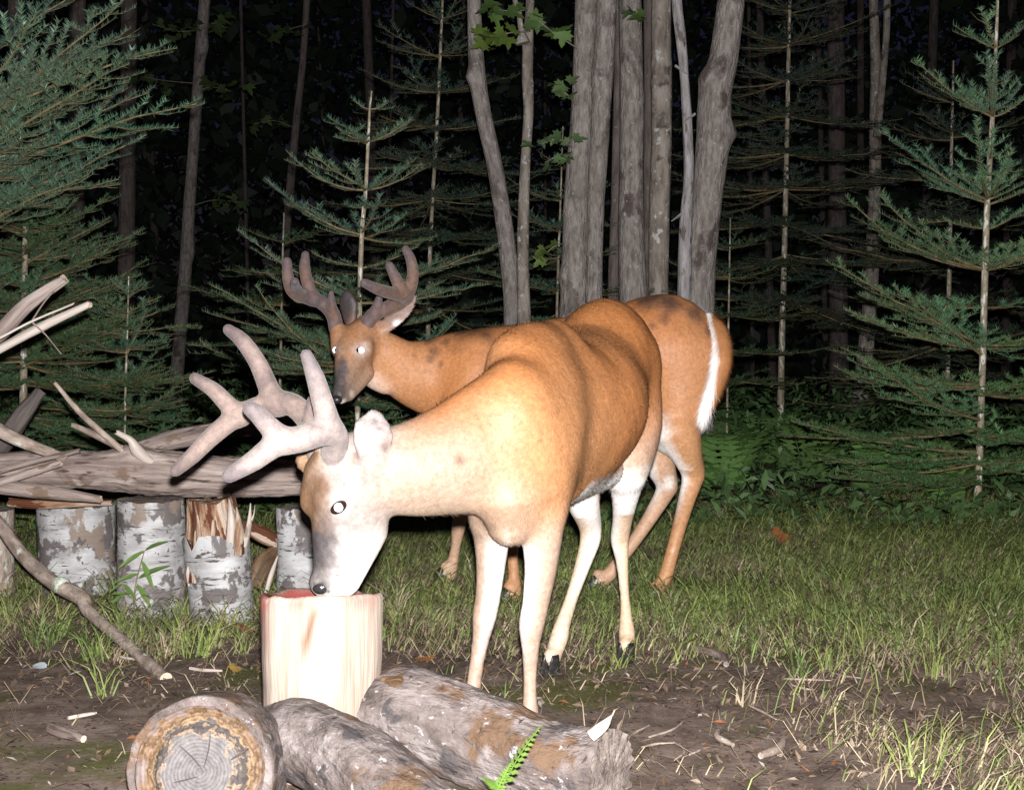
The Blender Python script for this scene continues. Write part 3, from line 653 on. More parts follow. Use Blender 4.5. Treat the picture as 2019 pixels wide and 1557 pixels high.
spray(t3, 7.8, [(1126, 305, 0), (1100, 308, -0.1), (1075, 320, -0.1)], 6, 0.07, R0, (0.15, 0.24, 0.1))
spray(t3, 7.8, [(1112, 480, 0), (1095, 485, -0.1), (1075, 500, -0.1)], 5, 0.07, R0, (0.12, 0.17, 0.04))
spray(t4, 7.9, [(1236, 55, 0), (1250, 25, -0.05), (1262, 35, -0.1)], 4, 0.08, R0, LG)

# trees standing deeper in the unlit forest
f1 = trunk_tree('forest_tree', 'slim grey trunk rising beside the left firs, brightest of the left background', [[(405, -20, 11), (396, 90, 11), (384, 250, 11), (372, 420, 12), (366, 520, 13), (352, 700, 14), (346, 785, 15)]], 15.5, M['bark'], seed=20, knobs=[(412, 88, 0.05, 0.08), (380, 490, 0.04, 0.08)], nseg=10)
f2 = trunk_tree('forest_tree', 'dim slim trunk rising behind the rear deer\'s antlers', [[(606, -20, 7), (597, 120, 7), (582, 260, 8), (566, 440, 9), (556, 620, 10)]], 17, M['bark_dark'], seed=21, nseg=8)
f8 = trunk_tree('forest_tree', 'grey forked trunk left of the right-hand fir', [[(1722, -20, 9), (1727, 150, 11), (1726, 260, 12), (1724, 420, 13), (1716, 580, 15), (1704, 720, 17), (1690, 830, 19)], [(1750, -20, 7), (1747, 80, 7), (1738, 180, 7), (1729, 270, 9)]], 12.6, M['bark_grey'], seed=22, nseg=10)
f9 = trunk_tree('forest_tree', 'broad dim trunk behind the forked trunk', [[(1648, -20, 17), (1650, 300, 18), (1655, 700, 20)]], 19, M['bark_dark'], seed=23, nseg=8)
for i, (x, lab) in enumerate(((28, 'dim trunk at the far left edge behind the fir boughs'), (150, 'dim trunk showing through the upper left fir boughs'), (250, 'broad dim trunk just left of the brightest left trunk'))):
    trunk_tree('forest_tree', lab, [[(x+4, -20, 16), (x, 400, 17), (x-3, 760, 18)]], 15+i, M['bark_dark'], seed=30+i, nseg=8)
FAR_LABELS = ['thin dark trunk between the left fir and the slim grey trunk', 'thin dark trunk midway between the slim grey trunk and the dim one above the antlers', 'thin dark trunk just right of the dim trunk above the rear antlers',
    'dark trunk directly behind the tip of the middle fir', 'dark trunk just right of the middle fir\'s tip', 'dark trunk just left of the leaning knobbed trunk', 'dark trunk seen between the knotty stem and the double trunk',
    'dark trunk just right of the clump\'s thick leaning trunk', 'dark trunk left of the tall dark fir\'s dashed stem', 'dark trunk right of the tall dark fir\'s dashed stem', 'thin dark trunk just left of the forked trunk',
    'thin dark trunk between the forked trunk and the right-hand fir', 'dark trunk at the right edge behind the right-hand fir', 'dark trunk far left showing between the fir boughs']
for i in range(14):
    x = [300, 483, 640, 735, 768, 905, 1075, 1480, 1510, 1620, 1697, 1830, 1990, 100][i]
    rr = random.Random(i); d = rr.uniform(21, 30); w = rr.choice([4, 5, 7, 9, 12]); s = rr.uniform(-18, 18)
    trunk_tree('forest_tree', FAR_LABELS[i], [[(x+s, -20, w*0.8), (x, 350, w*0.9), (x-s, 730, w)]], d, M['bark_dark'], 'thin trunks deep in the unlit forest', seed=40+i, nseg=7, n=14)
for pts, tr, d in (([(392, 60, 0), (350, 62, 0), (300, 48, 0)], f1, 15.2), ([(388, 165, 0), (330, 160, 0), (285, 152, 0)], f1, 15.2), ([(388, 180, 0), (420, 172, 0), (455, 180, 0)], f1, 15.2),
                   ([(395, 60, 0), (425, 45, 0), (445, 55, 0)], f1, 15.2), ([(575, 250, 0), (540, 238, 0), (500, 245, 0)], f2, 16.5), ([(598, 50, 0), (565, 60, 0), (545, 70, 0)], f2, 16.5),
                   ([(368, 410, 0), (420, 395, 0), (480, 400, 0)], f1, 15.2)):
    spray(tr, d, pts, 9, 0.13, R0, (0.1, 0.15, 0.05), r=0.006, spread=0.2)

# ------------------------------------------------------------------ firs
def fir(name, label, trunk, d, whorls, seed, hand=(), col=(0.115, 0.195, 0.15), low=(0.095, 0.17, 0.075), near=True, dens=1.0, needle=(0.0042, 0.028, 0.0042), group=None, ztop=2.4, sag=0.05, r_scale=1.0):
    """trunk: (px, py, half width px) top to bottom; whorls: (py, branch length, rise, count); hand: (py on trunk, tip px, tip py, tip depth offset)"""
    rng = np.random.default_rng(seed)
    p, r = px_path(trunk, d, 0)
    r = np.maximum(r*0.8, 0.002)*r_scale
    t = empty(name, p[0], label, 'tree', group)
    tube_obj('trunk', p, r, M['fir_stem'], t, nseg=9, n=40, rough=0.05)
    path = smooth_path(p, 200); _, ty = proj(path)
    at = lambda py: path[np.argmin(np.abs(ty-py))]
    jobs = []
    for py, tx, tyy, dd in hand: jobs.append((at(py), P(tx, tyy, d+dd), sag+rng.normal(0, 0.03)))
    for py, L, rise, cnt in whorls:
        b = at(py); a0 = rng.uniform(0, 6.28)
        for k in range(cnt):
            a = a0+2*math.pi*k/cnt+rng.normal(0, 0.25); e = rise+rng.normal(0, 0.1); l = L*rng.uniform(0.75, 1.12)
            jobs.append((b+np.array([0, 0, rng.normal(0, 0.012)]), b+l*np.array([math.cos(a)*math.cos(e), math.sin(a)*math.cos(e), math.sin(e)]), sag))
    S, N = [], []
    for b, e, sg in jobs:
        s, n = fir_branch_segs(b, e, rng, sg*rng.uniform(0.6, 1.6), dens, near or True)
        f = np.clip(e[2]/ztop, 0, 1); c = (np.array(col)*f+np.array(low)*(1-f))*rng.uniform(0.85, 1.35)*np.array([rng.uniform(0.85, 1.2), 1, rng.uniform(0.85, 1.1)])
        if near:
            V, Fq = twigs_mesh(s); br = mesh_obj('branch', V, Fq, M['fir_twig'], t)
            V, Fq, cc = needles_mesh(n, rng, *needle, c*rng.uniform(0.85, 1.15)); o = mesh_obj('needles', V, Fq, M['needle'], br, {'col': cc}, smooth=False)
            o['kind'] = 'stuff'
        else:
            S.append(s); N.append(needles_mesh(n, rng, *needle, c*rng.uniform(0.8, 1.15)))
    # needled leader
    lead = path[-24:]; ls = np.hstack([lead[:-1], lead[1:], np.full((23, 2), 0.0015)])
    V, Fq, cc = needles_mesh(ls, rng, needle[0], needle[1]*0.8, needle[2], col); o = mesh_obj('leader', V, Fq, M['needle'], t, {'col': cc}, smooth=False)
    if not near:
        V, Fq = twigs_mesh(np.vstack(S), 3); mesh_obj('branches', V, Fq, M['fir_twig'], t)
        off = np.cumsum([0]+[len(x[0]) for x in N])
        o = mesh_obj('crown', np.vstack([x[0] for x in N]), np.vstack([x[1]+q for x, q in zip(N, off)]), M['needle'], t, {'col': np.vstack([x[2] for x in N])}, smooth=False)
        o['kind'] = 'stuff'
    return t
# young fir on the right
fir('fir_tree', 'young open fir with a pale straight stem at the right edge', [(1968, -40, 3), (1964, 90, 4.5), (1957, 229, 6), (1947, 392, 7.5), (1942, 534, 8.5), (1938, 690, 8.5), (1932, 880, 9), (1927, 1010, 9.5)], 7.05,
    [(229, 0.36, 0.55, 2), (310, 0.2, 0.4, 2), (392, 0.5, 0.42, 3), (460, 0.28, 0.3, 2), (534, 0.65, 0.32, 3), (610, 0.4, 0.25, 2), (690, 0.8, 0.22, 3), (770, 0.8, 0.15, 3), (850, 0.9, 0.08, 4), (915, 0.8, 0.03, 4)], 5,
    hand=[(94, 1881, 49, -0.05), (94, 1934, 15, -0.15), (94, 2020, 50, 0.05), (229, 1804, 118, -0.05), (229, 2040, 170, -0.1), (229, 1946, 105, -0.4), (392, 1741, 257, -0.1), (392, 2070, 330, -0.1), (392, 1925, 232, -0.5),
          (534, 1731, 375, -0.2), (534, 1671, 396, -0.05), (534, 2080, 470, -0.2), (680, 1655, 522, -0.25), (754, 1660, 682, -0.2), (760, 1645, 726, 0.05), (700, 1760, 560, -0.4), (890, 1560, 828, -0.15), (900, 1600, 905, -0.4), (830, 1690, 700, -0.5), (940, 1650, 930, -0.5), (930, 1760, 945, -0.7)], ztop=2.3, col=(0.14, 0.25, 0.16), low=(0.12, 0.22, 0.08))
# young fir behind the rear deer's head
fir('fir_tree', 'young fir rising behind the rear deer\'s head and antlers', [(733, 180, 2), (729, 215, 3), (726, 279, 4), (721, 373, 5), (713, 470, 6), (709, 600, 6.5), (706, 760, 7), (704, 900, 7.5)], 6.7,
    [(279, 0.2, 0.55, 2), (373, 0.3, 0.45, 2), (420, 0.18, 0.3, 2), (465, 0.4, 0.38, 3), (530, 0.25, 0.3, 2), (590, 0.5, 0.3, 3), (650, 0.45, 0.22, 3), (710, 0.6, 0.2, 4), (790, 0.65, 0.1, 5), (860, 0.6, 0.05, 5)], 6,
    hand=[(215, 697, 197, 0), (215, 767, 200, 0), (279, 648, 234, -0.05), (279, 812, 234, -0.05), (279, 690, 255, -0.25), (373, 563, 297, -0.05), (373, 834, 322, -0.1), (373, 700, 318, -0.3), (465, 518, 347, -0.1), (470, 850, 470, 0.2),
          (590, 474, 458, -0.1), (580, 984, 478, 0.1), (600, 945, 560, 0.1), (700, 414, 556, -0.15), (690, 430, 620, 0.05), (720, 392, 674, 0.1), (740, 500, 560, -0.3), (790, 420, 760, 0.0), (800, 900, 620, 0.3)], ztop=2.0)
# large fir at the left edge, its stem outside the picture
fir('fir_tree', 'large fir reaching bluish boughs in from the upper left corner', [(-70, -420, 4), (-75, -200, 12), (-82, 100, 17), (-90, 500, 21), (-95, 900, 24), (-98, 1100, 26)], 6.0,
    [(-150, 0.6, 0.5, 2), (250, 0.6, 0.3, 2), (430, 0.7, 0.2, 2)], 7,
    hand=[(300, 250, 0, -0.2), (150, 190, -40, 0.1), (240, 260, 70, 0.1), (260, 348, 95, 0.1), (330, 258, 130, -0.3), (380, 386, 208, -0.1), (370, 290, 180, 0.25), (430, 290, 265, 0.1), (450, 200, 330, 0.3), (500, 175, 350, -0.3), (280, 80, 20, -0.5), (380, 60, 260, -0.7)], ztop=2.3, sag=-0.02, col=(0.09, 0.16, 0.12), low=(0.08, 0.15, 0.07))
# dense fir below it
fir('fir_tree', 'dense dark green fir behind the stick pile', [(52, 330, 3), (50, 450, 6), (48, 600, 8), (46, 800, 10), (45, 985, 11)], 7.4,
    [(360, 0.3, 0.35, 5), (410, 0.45, 0.3, 6), (460, 0.6, 0.28, 6), (510, 0.7, 0.22, 7), (560, 0.75, 0.2, 7), (610, 0.8, 0.16, 7), (660, 0.85, 0.12, 7), (710, 0.85, 0.08, 7), (760, 0.9, 0.05, 7), (820, 0.9, 0.0, 7), (880, 0.85, -0.05, 7)], 8,
    hand=[(520, 215, 430, -0.1), (560, 266, 478, 0), (620, 272, 545, -0.1), (680, 318, 585, -0.2), (720, 290, 640, -0.4), (760, 320, 735, -0.3), (800, 372, 800, -0.2), (830, 350, 850, -0.4)], ztop=2.6, col=(0.09, 0.165, 0.1), needle=(0.005, 0.028, 0.0046))
fir('fir_sapling', 'thin fir sapling with a pale speckled stem between stick pile and dark gap', [(254, 545, 1.5), (251, 650, 2.5), (247, 790, 3), (245, 960, 3.5)], 7.2,
    [(580, 0.12, 0.5, 4), (630, 0.25, 0.35, 4), (690, 0.35, 0.25, 5), (750, 0.42, 0.15, 5), (810, 0.45, 0.1, 6), (870, 0.45, 0.0, 6)], 9, hand=[(700, 290, 610, -0.1), (800, 350, 760, -0.2)], ztop=2.0)
# firs standing further back, mostly with the night's dimness put into darker needles
far = dict(near=False, needle=(0.0125, 0.036, 0.0085), dens=0.8)
fir('fir_tree', 'tall dim fir with twin thin stems behind the leaning trunk', [(878, -120, 2), (870, 60, 3.5), (862, 240, 4.5), (850, 450, 5), (844, 650, 6)], 10,
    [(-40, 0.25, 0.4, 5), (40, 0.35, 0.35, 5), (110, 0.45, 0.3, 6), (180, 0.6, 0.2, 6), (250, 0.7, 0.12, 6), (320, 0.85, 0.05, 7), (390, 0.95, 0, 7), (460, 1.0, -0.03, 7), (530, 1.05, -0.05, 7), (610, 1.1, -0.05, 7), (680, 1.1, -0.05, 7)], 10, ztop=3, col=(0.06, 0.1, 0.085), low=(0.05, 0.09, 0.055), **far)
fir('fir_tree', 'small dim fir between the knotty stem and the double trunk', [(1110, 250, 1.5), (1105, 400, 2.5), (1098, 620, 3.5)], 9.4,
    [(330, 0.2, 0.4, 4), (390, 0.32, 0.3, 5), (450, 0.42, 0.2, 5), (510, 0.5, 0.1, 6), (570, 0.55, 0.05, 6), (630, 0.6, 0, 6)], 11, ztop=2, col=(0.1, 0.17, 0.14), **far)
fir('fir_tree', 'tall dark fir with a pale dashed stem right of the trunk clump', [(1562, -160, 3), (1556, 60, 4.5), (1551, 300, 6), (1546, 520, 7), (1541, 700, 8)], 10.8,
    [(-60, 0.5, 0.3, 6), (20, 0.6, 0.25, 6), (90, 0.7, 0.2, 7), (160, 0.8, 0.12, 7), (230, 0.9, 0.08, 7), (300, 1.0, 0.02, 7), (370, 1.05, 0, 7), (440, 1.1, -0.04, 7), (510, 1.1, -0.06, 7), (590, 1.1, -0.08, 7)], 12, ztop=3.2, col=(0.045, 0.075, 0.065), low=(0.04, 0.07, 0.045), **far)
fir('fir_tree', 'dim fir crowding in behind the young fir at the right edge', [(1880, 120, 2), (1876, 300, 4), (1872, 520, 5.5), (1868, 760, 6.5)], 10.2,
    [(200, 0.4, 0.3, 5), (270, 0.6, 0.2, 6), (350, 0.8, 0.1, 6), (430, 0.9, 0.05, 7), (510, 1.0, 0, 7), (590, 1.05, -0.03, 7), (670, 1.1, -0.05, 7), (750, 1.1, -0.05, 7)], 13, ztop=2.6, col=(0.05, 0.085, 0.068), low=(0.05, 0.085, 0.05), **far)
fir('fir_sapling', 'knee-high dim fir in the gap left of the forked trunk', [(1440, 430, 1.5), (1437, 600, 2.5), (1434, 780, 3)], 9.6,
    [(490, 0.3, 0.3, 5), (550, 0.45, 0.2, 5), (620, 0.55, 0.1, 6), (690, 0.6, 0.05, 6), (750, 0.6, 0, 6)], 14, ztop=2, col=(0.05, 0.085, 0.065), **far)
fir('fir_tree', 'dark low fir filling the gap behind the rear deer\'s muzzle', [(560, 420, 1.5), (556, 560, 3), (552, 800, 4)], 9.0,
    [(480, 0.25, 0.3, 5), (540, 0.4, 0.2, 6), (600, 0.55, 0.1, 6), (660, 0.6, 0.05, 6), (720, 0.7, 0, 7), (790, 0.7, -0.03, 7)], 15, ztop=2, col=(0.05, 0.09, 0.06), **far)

# ------------------------------------------------------------------ ferns and herbs
def frond(parent, base, tip, arch, width, rng, col, name='frond', pairs=14):
    base, tip = np.asarray(base, float), np.asarray(tip, float); L = np.linalg.norm(tip-base)
    mid = (base+tip)/2+np.array([0, 0, arch*L]); q = smooth_path([base, mid, tip], pairs+4)
    V = []; Fq = []; cc = []
    T = unit(np.gradient(q, axis=0)); S = unit(np.cross(T, [0, 0, 1.0]))
    for i in range(len(q)-1):
        o = len(V); w = 0.0022
        V += [q[i]-S[i]*w, q[i]+S[i]*w, q[i+1]+S[i+1]*w, q[i+1]-S[i+1]*w]; Fq.append((o, o+1, o+2, o+3))
    for i in range(2, len(q)):
        u = i/len(q); ll = width*math.sin(math.pi*min(1, 0.2+0.8*u)*0.98)**0.7*(1.1-u*0.75)
        for sg in (-1, 1):
            d = unit(S[i]*sg+T[i]*0.45+np.array([0, 0, -0.15+rng.normal(0, 0.06)])); e = q[i]+d*ll; b = unit(T[i])*ll*0.19
            o = len(V); V += [q[i], q[i]+d*ll*0.45-b, e, q[i]+d*ll*0.4+b]; Fq.append((o, o+1, o+2, o+3))
    c = np.tile(np.array(col)*rng.uniform(0.8, 1.2), (len(V), 1))
    return mesh_obj(name, V, Fq, M['leaf'], parent, {'col': c})
def fern(px, py, n, h, rng, label, col=(0.15, 0.28, 0.08)):
    g = on_ground(G(px, py)); t = empty('fern', g, label, 'fern', None)
    for k in range(n):
        a = 2*math.pi*k/n+rng.normal(0, 0.3); l = h*rng.uniform(0.75, 1.2)
        frond(t, g, g+np.array([math.cos(a)*l*0.85, math.sin(a)*l*0.85, h*rng.uniform(0.5, 0.95)]), 0.22, h*0.32, rng, col)
rf = np.random.default_rng(21)
fern(1425, 985, 8, 0.42, rf, 'dark fern just right of the rear deer\'s hind legs')
fern(1395, 905, 8, 0.5, rf, 'fern arching below the rear deer\'s tail', (0.13, 0.23, 0.08))
fern(1500, 925, 7, 0.45, rf, 'fern in the dark between deer tail and forked trunk', (0.13, 0.25, 0.075))
fern(1590, 960, 7, 0.4, rf, 'low fern left of the right-hand fir\'s lowest bough', (0.15, 0.26, 0.075))
fern(1720, 985, 7, 0.38, rf, 'fern under the right-hand fir\'s lower boughs')
fern(1860, 1000, 7, 0.36, rf, 'fern close against the foot of the right-hand fir', (0.15, 0.27, 0.07))
fern(800, 960, 7, 0.4, rf, 'shaded fern seen beneath the rear deer\'s neck', (0.1, 0.2, 0.06))
sp = empty('fern', [0.012, 2.52, 0.0], 'small bright green fern frond growing before the front log', 'fern')
for (bx, by, tx, ty_, sc) in ((985, 1560, 1066, 1430, 1.0), (975, 1570, 1010, 1500, 0.6), (990, 1560, 950, 1530, 0.6)):
    b = P(bx, by, 2.47); b[2] = max(b[2], 0.005); frond(sp, b, P(tx, ty_, 2.5), 0.06, 0.032*sc, rf, (0.16, 0.27, 0.05), pairs=9)
hb = on_ground(G(262, 1215)); hb[1] -= 0.03
t = empty('leafy_herb', hb, 'narrow-leaved green herb growing in front of the tall birch log', 'plant')
for (pts, lv) in (([(262, 1205), (268, 1150), (285, 1085)], [(285, 1085, 235, 1112), (285, 1085, 318, 1062), (280, 1105, 300, 1150), (275, 1130, 232, 1140), (272, 1140, 318, 1110), (270, 1150, 296, 1190), (266, 1170, 228, 1165)]),
                  ([(246, 1210), (245, 1180), (240, 1140)], [(242, 1150, 220, 1160), (243, 1150, 265, 1172), (245, 1170, 215, 1190)])):
    pw = [P(x, y, hb[1]) for x, y in pts]; pw[0][2] = hb[2]
    st = tube_obj('stem', pw, [0.003, 0.0025, 0.0015], M['fir_twig'], t, nseg=5, n=10, rough=0)
    for (x0, y0, x1, y1) in lv:
        a, b = P(x0, y0, hb[1]), P(x1, y1, hb[1]-0.05)
        place_leaf(t, 'lance', (0.12, 0.2, 0.05), a, b-a, np.array([0.1, -0.7, 0.7]), np.linalg.norm(b-a)*1.1)

# ------------------------------------------------------------------ logs, sticks, stumps
def upright(name, label, cx, top, w, d, mats, seed, lean=0.0, jag=0.0, rough=0.05, nseg=22):
    r = w/2*d/F_PX; b = P(cx, 1000, d); zt = P(cx, top, d)[2]; g = float(gz(b[0], d))
    return tag(tube_obj(name, [(b[0]-lean*0.4, d, g-0.05), (b[0]-lean*0.1, d, g+zt*0.4), (b[0]+lean*0.1, d, g+zt*0.75), (b[0]+lean*0.3, d, zt)], [r*1.06, r, r*0.99, r*1.0], mats, None,
        nseg=nseg*2, n=60, rough=rough, rscale=14, fine=0.018, fscale=50, seed=seed, jag=jag+0.006), label, 'log')
def stick(name, label, pts, mats, seed=0, cat='stick', nseg=9, rough=0.12, jag=0.01, n=26, knobs=(), fine=0.0):
    """pts: (px, py, depth, half width px)"""
    p = [P(x, y, d) for x, y, d, r in pts]; r = [q[3]*q[2]/F_PX for q in pts]
    return tag(tube_obj(name, p, r, mats, None, nseg=nseg, n=n, rough=rough, rscale=22, seed=seed, jag=jag, fine=fine, knobs=[(P(a, b, dd), am, sg) for a, b, dd, am, sg in knobs]), label, cat)
bir = [M['birch'], M['dark_cut']]
upright('birch_log', 'short birch log stood upright, half cut off at the left picture edge', -25, 1005, 100, 4.85, [M['stick_bark'], M['dark_cut']], 60)
upright('birch_log', 'wide white birch log with dark peeled top, left of the tall birch log', 149, 995, 150, 4.95, bir, 61, rough=0.06)
upright('birch_log', 'tall white birch log stood upright under the rail, behind the herb', 297, 985, 132, 4.6, bir, 62)
upright('birch_log', 'white birch log stood upright just behind the front deer\'s muzzle', 592, 1000, 96, 4.75, bir, 63, rough=0.05)
# rotten stump: birch skin below, splintered orange wood above
rs = on_ground(P(432, 1220, 4.5)); rs[2] = 0
t = empty('rotten_stump', rs, 'rotten broken stump with exposed orange splintered wood', 'stump')
tube_obj('birch_skin', [(rs[0]+0.01, 4.5, -0.05), (rs[0]+0.005, 4.5, 0.1), (rs[0]-0.005, 4.5, 0.22)], [0.1, 0.098, 0.102], [M['birch'], M['rotten']], t, nseg=20, n=14, rough=0.1, jag=0.05, seed=64)
tube_obj('rotten_core', [(rs[0], 4.5, 0.12), (rs[0]-0.004, 4.5, 0.24), (rs[0]-0.02, 4.5, 0.355)], [0.096, 0.09, 0.078], [M['rotten'], M['rotten']], t, nseg=22, n=22, rough=0.16, rscale=26, jag=0.02, seed=65)
for i, (x0, y0, x1, y1, r) in enumerate(((482, 1075, 494, 992, 8), (470, 1090, 466, 1000, 12), (455, 1070, 452, 985, 12), (372, 1060, 368, 985, 8), (392, 1110, 388, 1000, 9), (415, 1085, 420, 1005, 8), (489, 1040, 503, 995, 3))):
    tube_obj('splinter', [P(x0, y0, 4.44), P((x0+x1)/2+3, (y0+y1)/2, 4.42), P(x1, y1, 4.44)], np.array([r, r*0.75, r*0.15])*4.44/F_PX, M['bleached'] if i in (0, 6, 2) else M['rotten'], t, nseg=6, n=9, rough=0.2, seed=70+i)
# rail and the sticks piled on it
tag(tube_obj('log_rail', [P(-140, 925, 4.65), P(0, 930, 4.65), P(160, 925, 4.63), P(300, 930, 4.62), P(450, 938, 4.62), P(620, 944, 4.65), P(690, 946, 4.68)], np.array([36, 36, 36, 42, 38, 33, 31])*4.63/F_PX, [M['weathered'], M['dark_cut']], None,
    nseg=40, n=160, rough=0.13, rscale=16, fine=0.07, fscale=60, seed=80, jag=0.03, oval=-0.06, knobs=[(P(262, 885, 4.58), 0.03, 0.05), (P(150, 945, 4.55), 0.012, 0.08)]), 'long weathered log rail laid across the upright birch logs', 'log')
bl = [M['bleached'], M['cut']]; we = [M['weathered'], M['cut']]; sb = [M['stick_bark'], M['cut']]
stick('log', 'grey log lying behind the rail under the front deer\'s antlers', [(250, 892, 5.0, 17), (340, 868, 5.05, 19), (440, 848, 5.1, 20), (560, 830, 5.15, 19)], we, 81, 'log', nseg=12)
stick('broken_branch', 'thick grey broken branch sticking up at the far left, topmost of the pile', [(-60, 700, 4.55, 17), (0, 655, 4.5, 17), (55, 600, 4.5, 15), (125, 552, 4.5, 10)], we, 82, knobs=[(28, 615, 4.45, 0.015, 0.02)])
stick('peeled_stick', 'pale peeled stick with a white broken tip above the pile', [(-60, 722, 4.4, 10), (0, 688, 4.38, 9), (80, 645, 4.36, 10), (174, 601, 4.35, 7)], bl, 83, knobs=[(68, 662, 4.33, 0.008, 0.015)])
tw = stick('forked_twig', 'thin forked grey twig lying along the pale peeled stick', [(-30, 680, 4.33, 3), (0, 666, 4.33, 3), (62, 634, 4.33, 2.6), (142, 600, 4.33, 2)], bl, 84, nseg=6)
for pts in (([(62, 634, 4.33, 2.2), (84, 600, 4.33, 1.8), (106, 574, 4.34, 1.2)]), ([(64, 636, 4.33, 2), (90, 660, 4.34, 1.6), (121, 698, 4.36, 1.1)])):
    o = tube_obj('twig', [P(x, y, d) for x, y, d, r in pts], [r*4.33/F_PX for *_, r in pts], M['weathered'], tw, nseg=5, n=9, rough=0.05)
stick('charred_branch', 'dark rotten branch stub leaning at the left edge', [(-30, 915, 4.8, 22), (0, 880, 4.8, 22), (40, 825, 4.8, 20), (76, 776, 4.8, 13)], M['char'], 85, jag=0.03)
stick('bark_branch', 'lichen-spotted branch lying on the rail\'s left end', [(-60, 805, 4.5, 14), (0, 848, 4.48, 14), (55, 875, 4.47, 12), (128, 903, 4.5, 9)], sb, 86)
stick('stick', 'straight thin stick standing up slanted from the rail', [(110, 757, 4.55, 4), (160, 815, 4.55, 5.5), (236, 884, 4.56, 7)], sb, 87)
stick('stick', 'short brown stick slanting into the rail below the straight thin one', [(144, 838, 4.62, 5), (190, 858, 4.6, 7.5), (236, 882, 4.57, 7)], sb, 88)
stick('branch_stub', 'hooked bleached branch stub on top of the rail', [(232, 853, 4.55, 5), (258, 868, 4.55, 7), (272, 890, 4.56, 12), (305, 915, 4.58, 6)], bl, 89)
stick('stick', 'stick with an orange broken end lying across the rail\'s left part', [(-40, 942, 4.48, 6), (0, 928, 4.46, 6), (80, 906, 4.45, 6), (154, 889, 4.45, 4.5)], [M['weathered'], M['rotten']], 90)
stick('stick', 'short grey stick pressed against the rail beneath the orange-ended one', [(-30, 958, 4.48, 8), (20, 944, 4.47, 8), (116, 914, 4.47, 7)], we, 91)
stick('slab', 'grey split slab hanging below the rail\'s left end', [(-60, 955, 4.5, 12), (20, 962, 4.5, 15), (110, 972, 4.5, 14), (196, 984, 4.52, 8)], we, 92, 'slab')
stick('slab', 'thin brown board under the grey split slab', [(20, 990, 4.75, 9), (90, 994, 4.75, 9), (218, 990, 4.75, 6)], [M['rotten'], M['cut']], 93, 'slab')
s13 = stick('leaning_branch', 'long leaning branch with a lichen patch and cut end before the birch logs', [(-40, 985, 4.6, 13), (0, 1035, 4.52, 13), (50, 1100, 4.42, 14), (105, 1148, 4.3, 15), (160, 1178, 4.22, 16), (175, 1205, 4.16, 13), (240, 1262, 3.98, 13), (328, 1338, 3.72, 13)], sb, 94, jag=0.0, nseg=12, n=50)
mb = [P(112+6*i, 1146+5*i, 4.29-0.01*i) for i in range(4)]
o = tube_obj('lichen_patch', mb, np.array([12, 17.5, 18, 12])*4.28/F_PX, pm('pale_green_lichen', ((60, 60, 60), 6, [(0.35, (0.3, 0.34, 0.26)), (0.65, (0.6, 0.64, 0.55))]), rough=0.9, spec=0.1, bump=((90, 90, 90), 5, 0.8, 0.006)), s13, nseg=12, n=12, rough=0.2, rscale=50)
stick('wood_chunk', 'brown rotten wood chunk lying behind the broken stump', [(486, 1040, 4.75, 14), (520, 1055, 4.75, 18), (560, 1075, 4.78, 14)], [M['rotten'], M['rotten']], 95, 'wood', jag=0.03)
stick('wood_chunk', 'dark crumbling wood chunk low between stump and birch log', [(500, 1150, 4.7, 22), (520, 1110, 4.72, 24), (540, 1085, 4.75, 14)], [M['brown_wood'], M['rotten']], 96, 'wood', jag=0.03)
stick('splinter', 'white wood splinter leaning against the birch log by the muzzle', [(524, 1170, 4.55, 5), (534, 1135, 4.55, 6), (546, 1100, 4.57, 2)], bl, 97, 'splinter', nseg=6)
stick('splinter', 'small white splinter between the tall birch log and the rotten stump', [(372, 1150, 4.45, 2), (372, 1130, 4.45, 6), (374, 1105, 4.45, 2)], bl, 98, 'splinter', nseg=6)

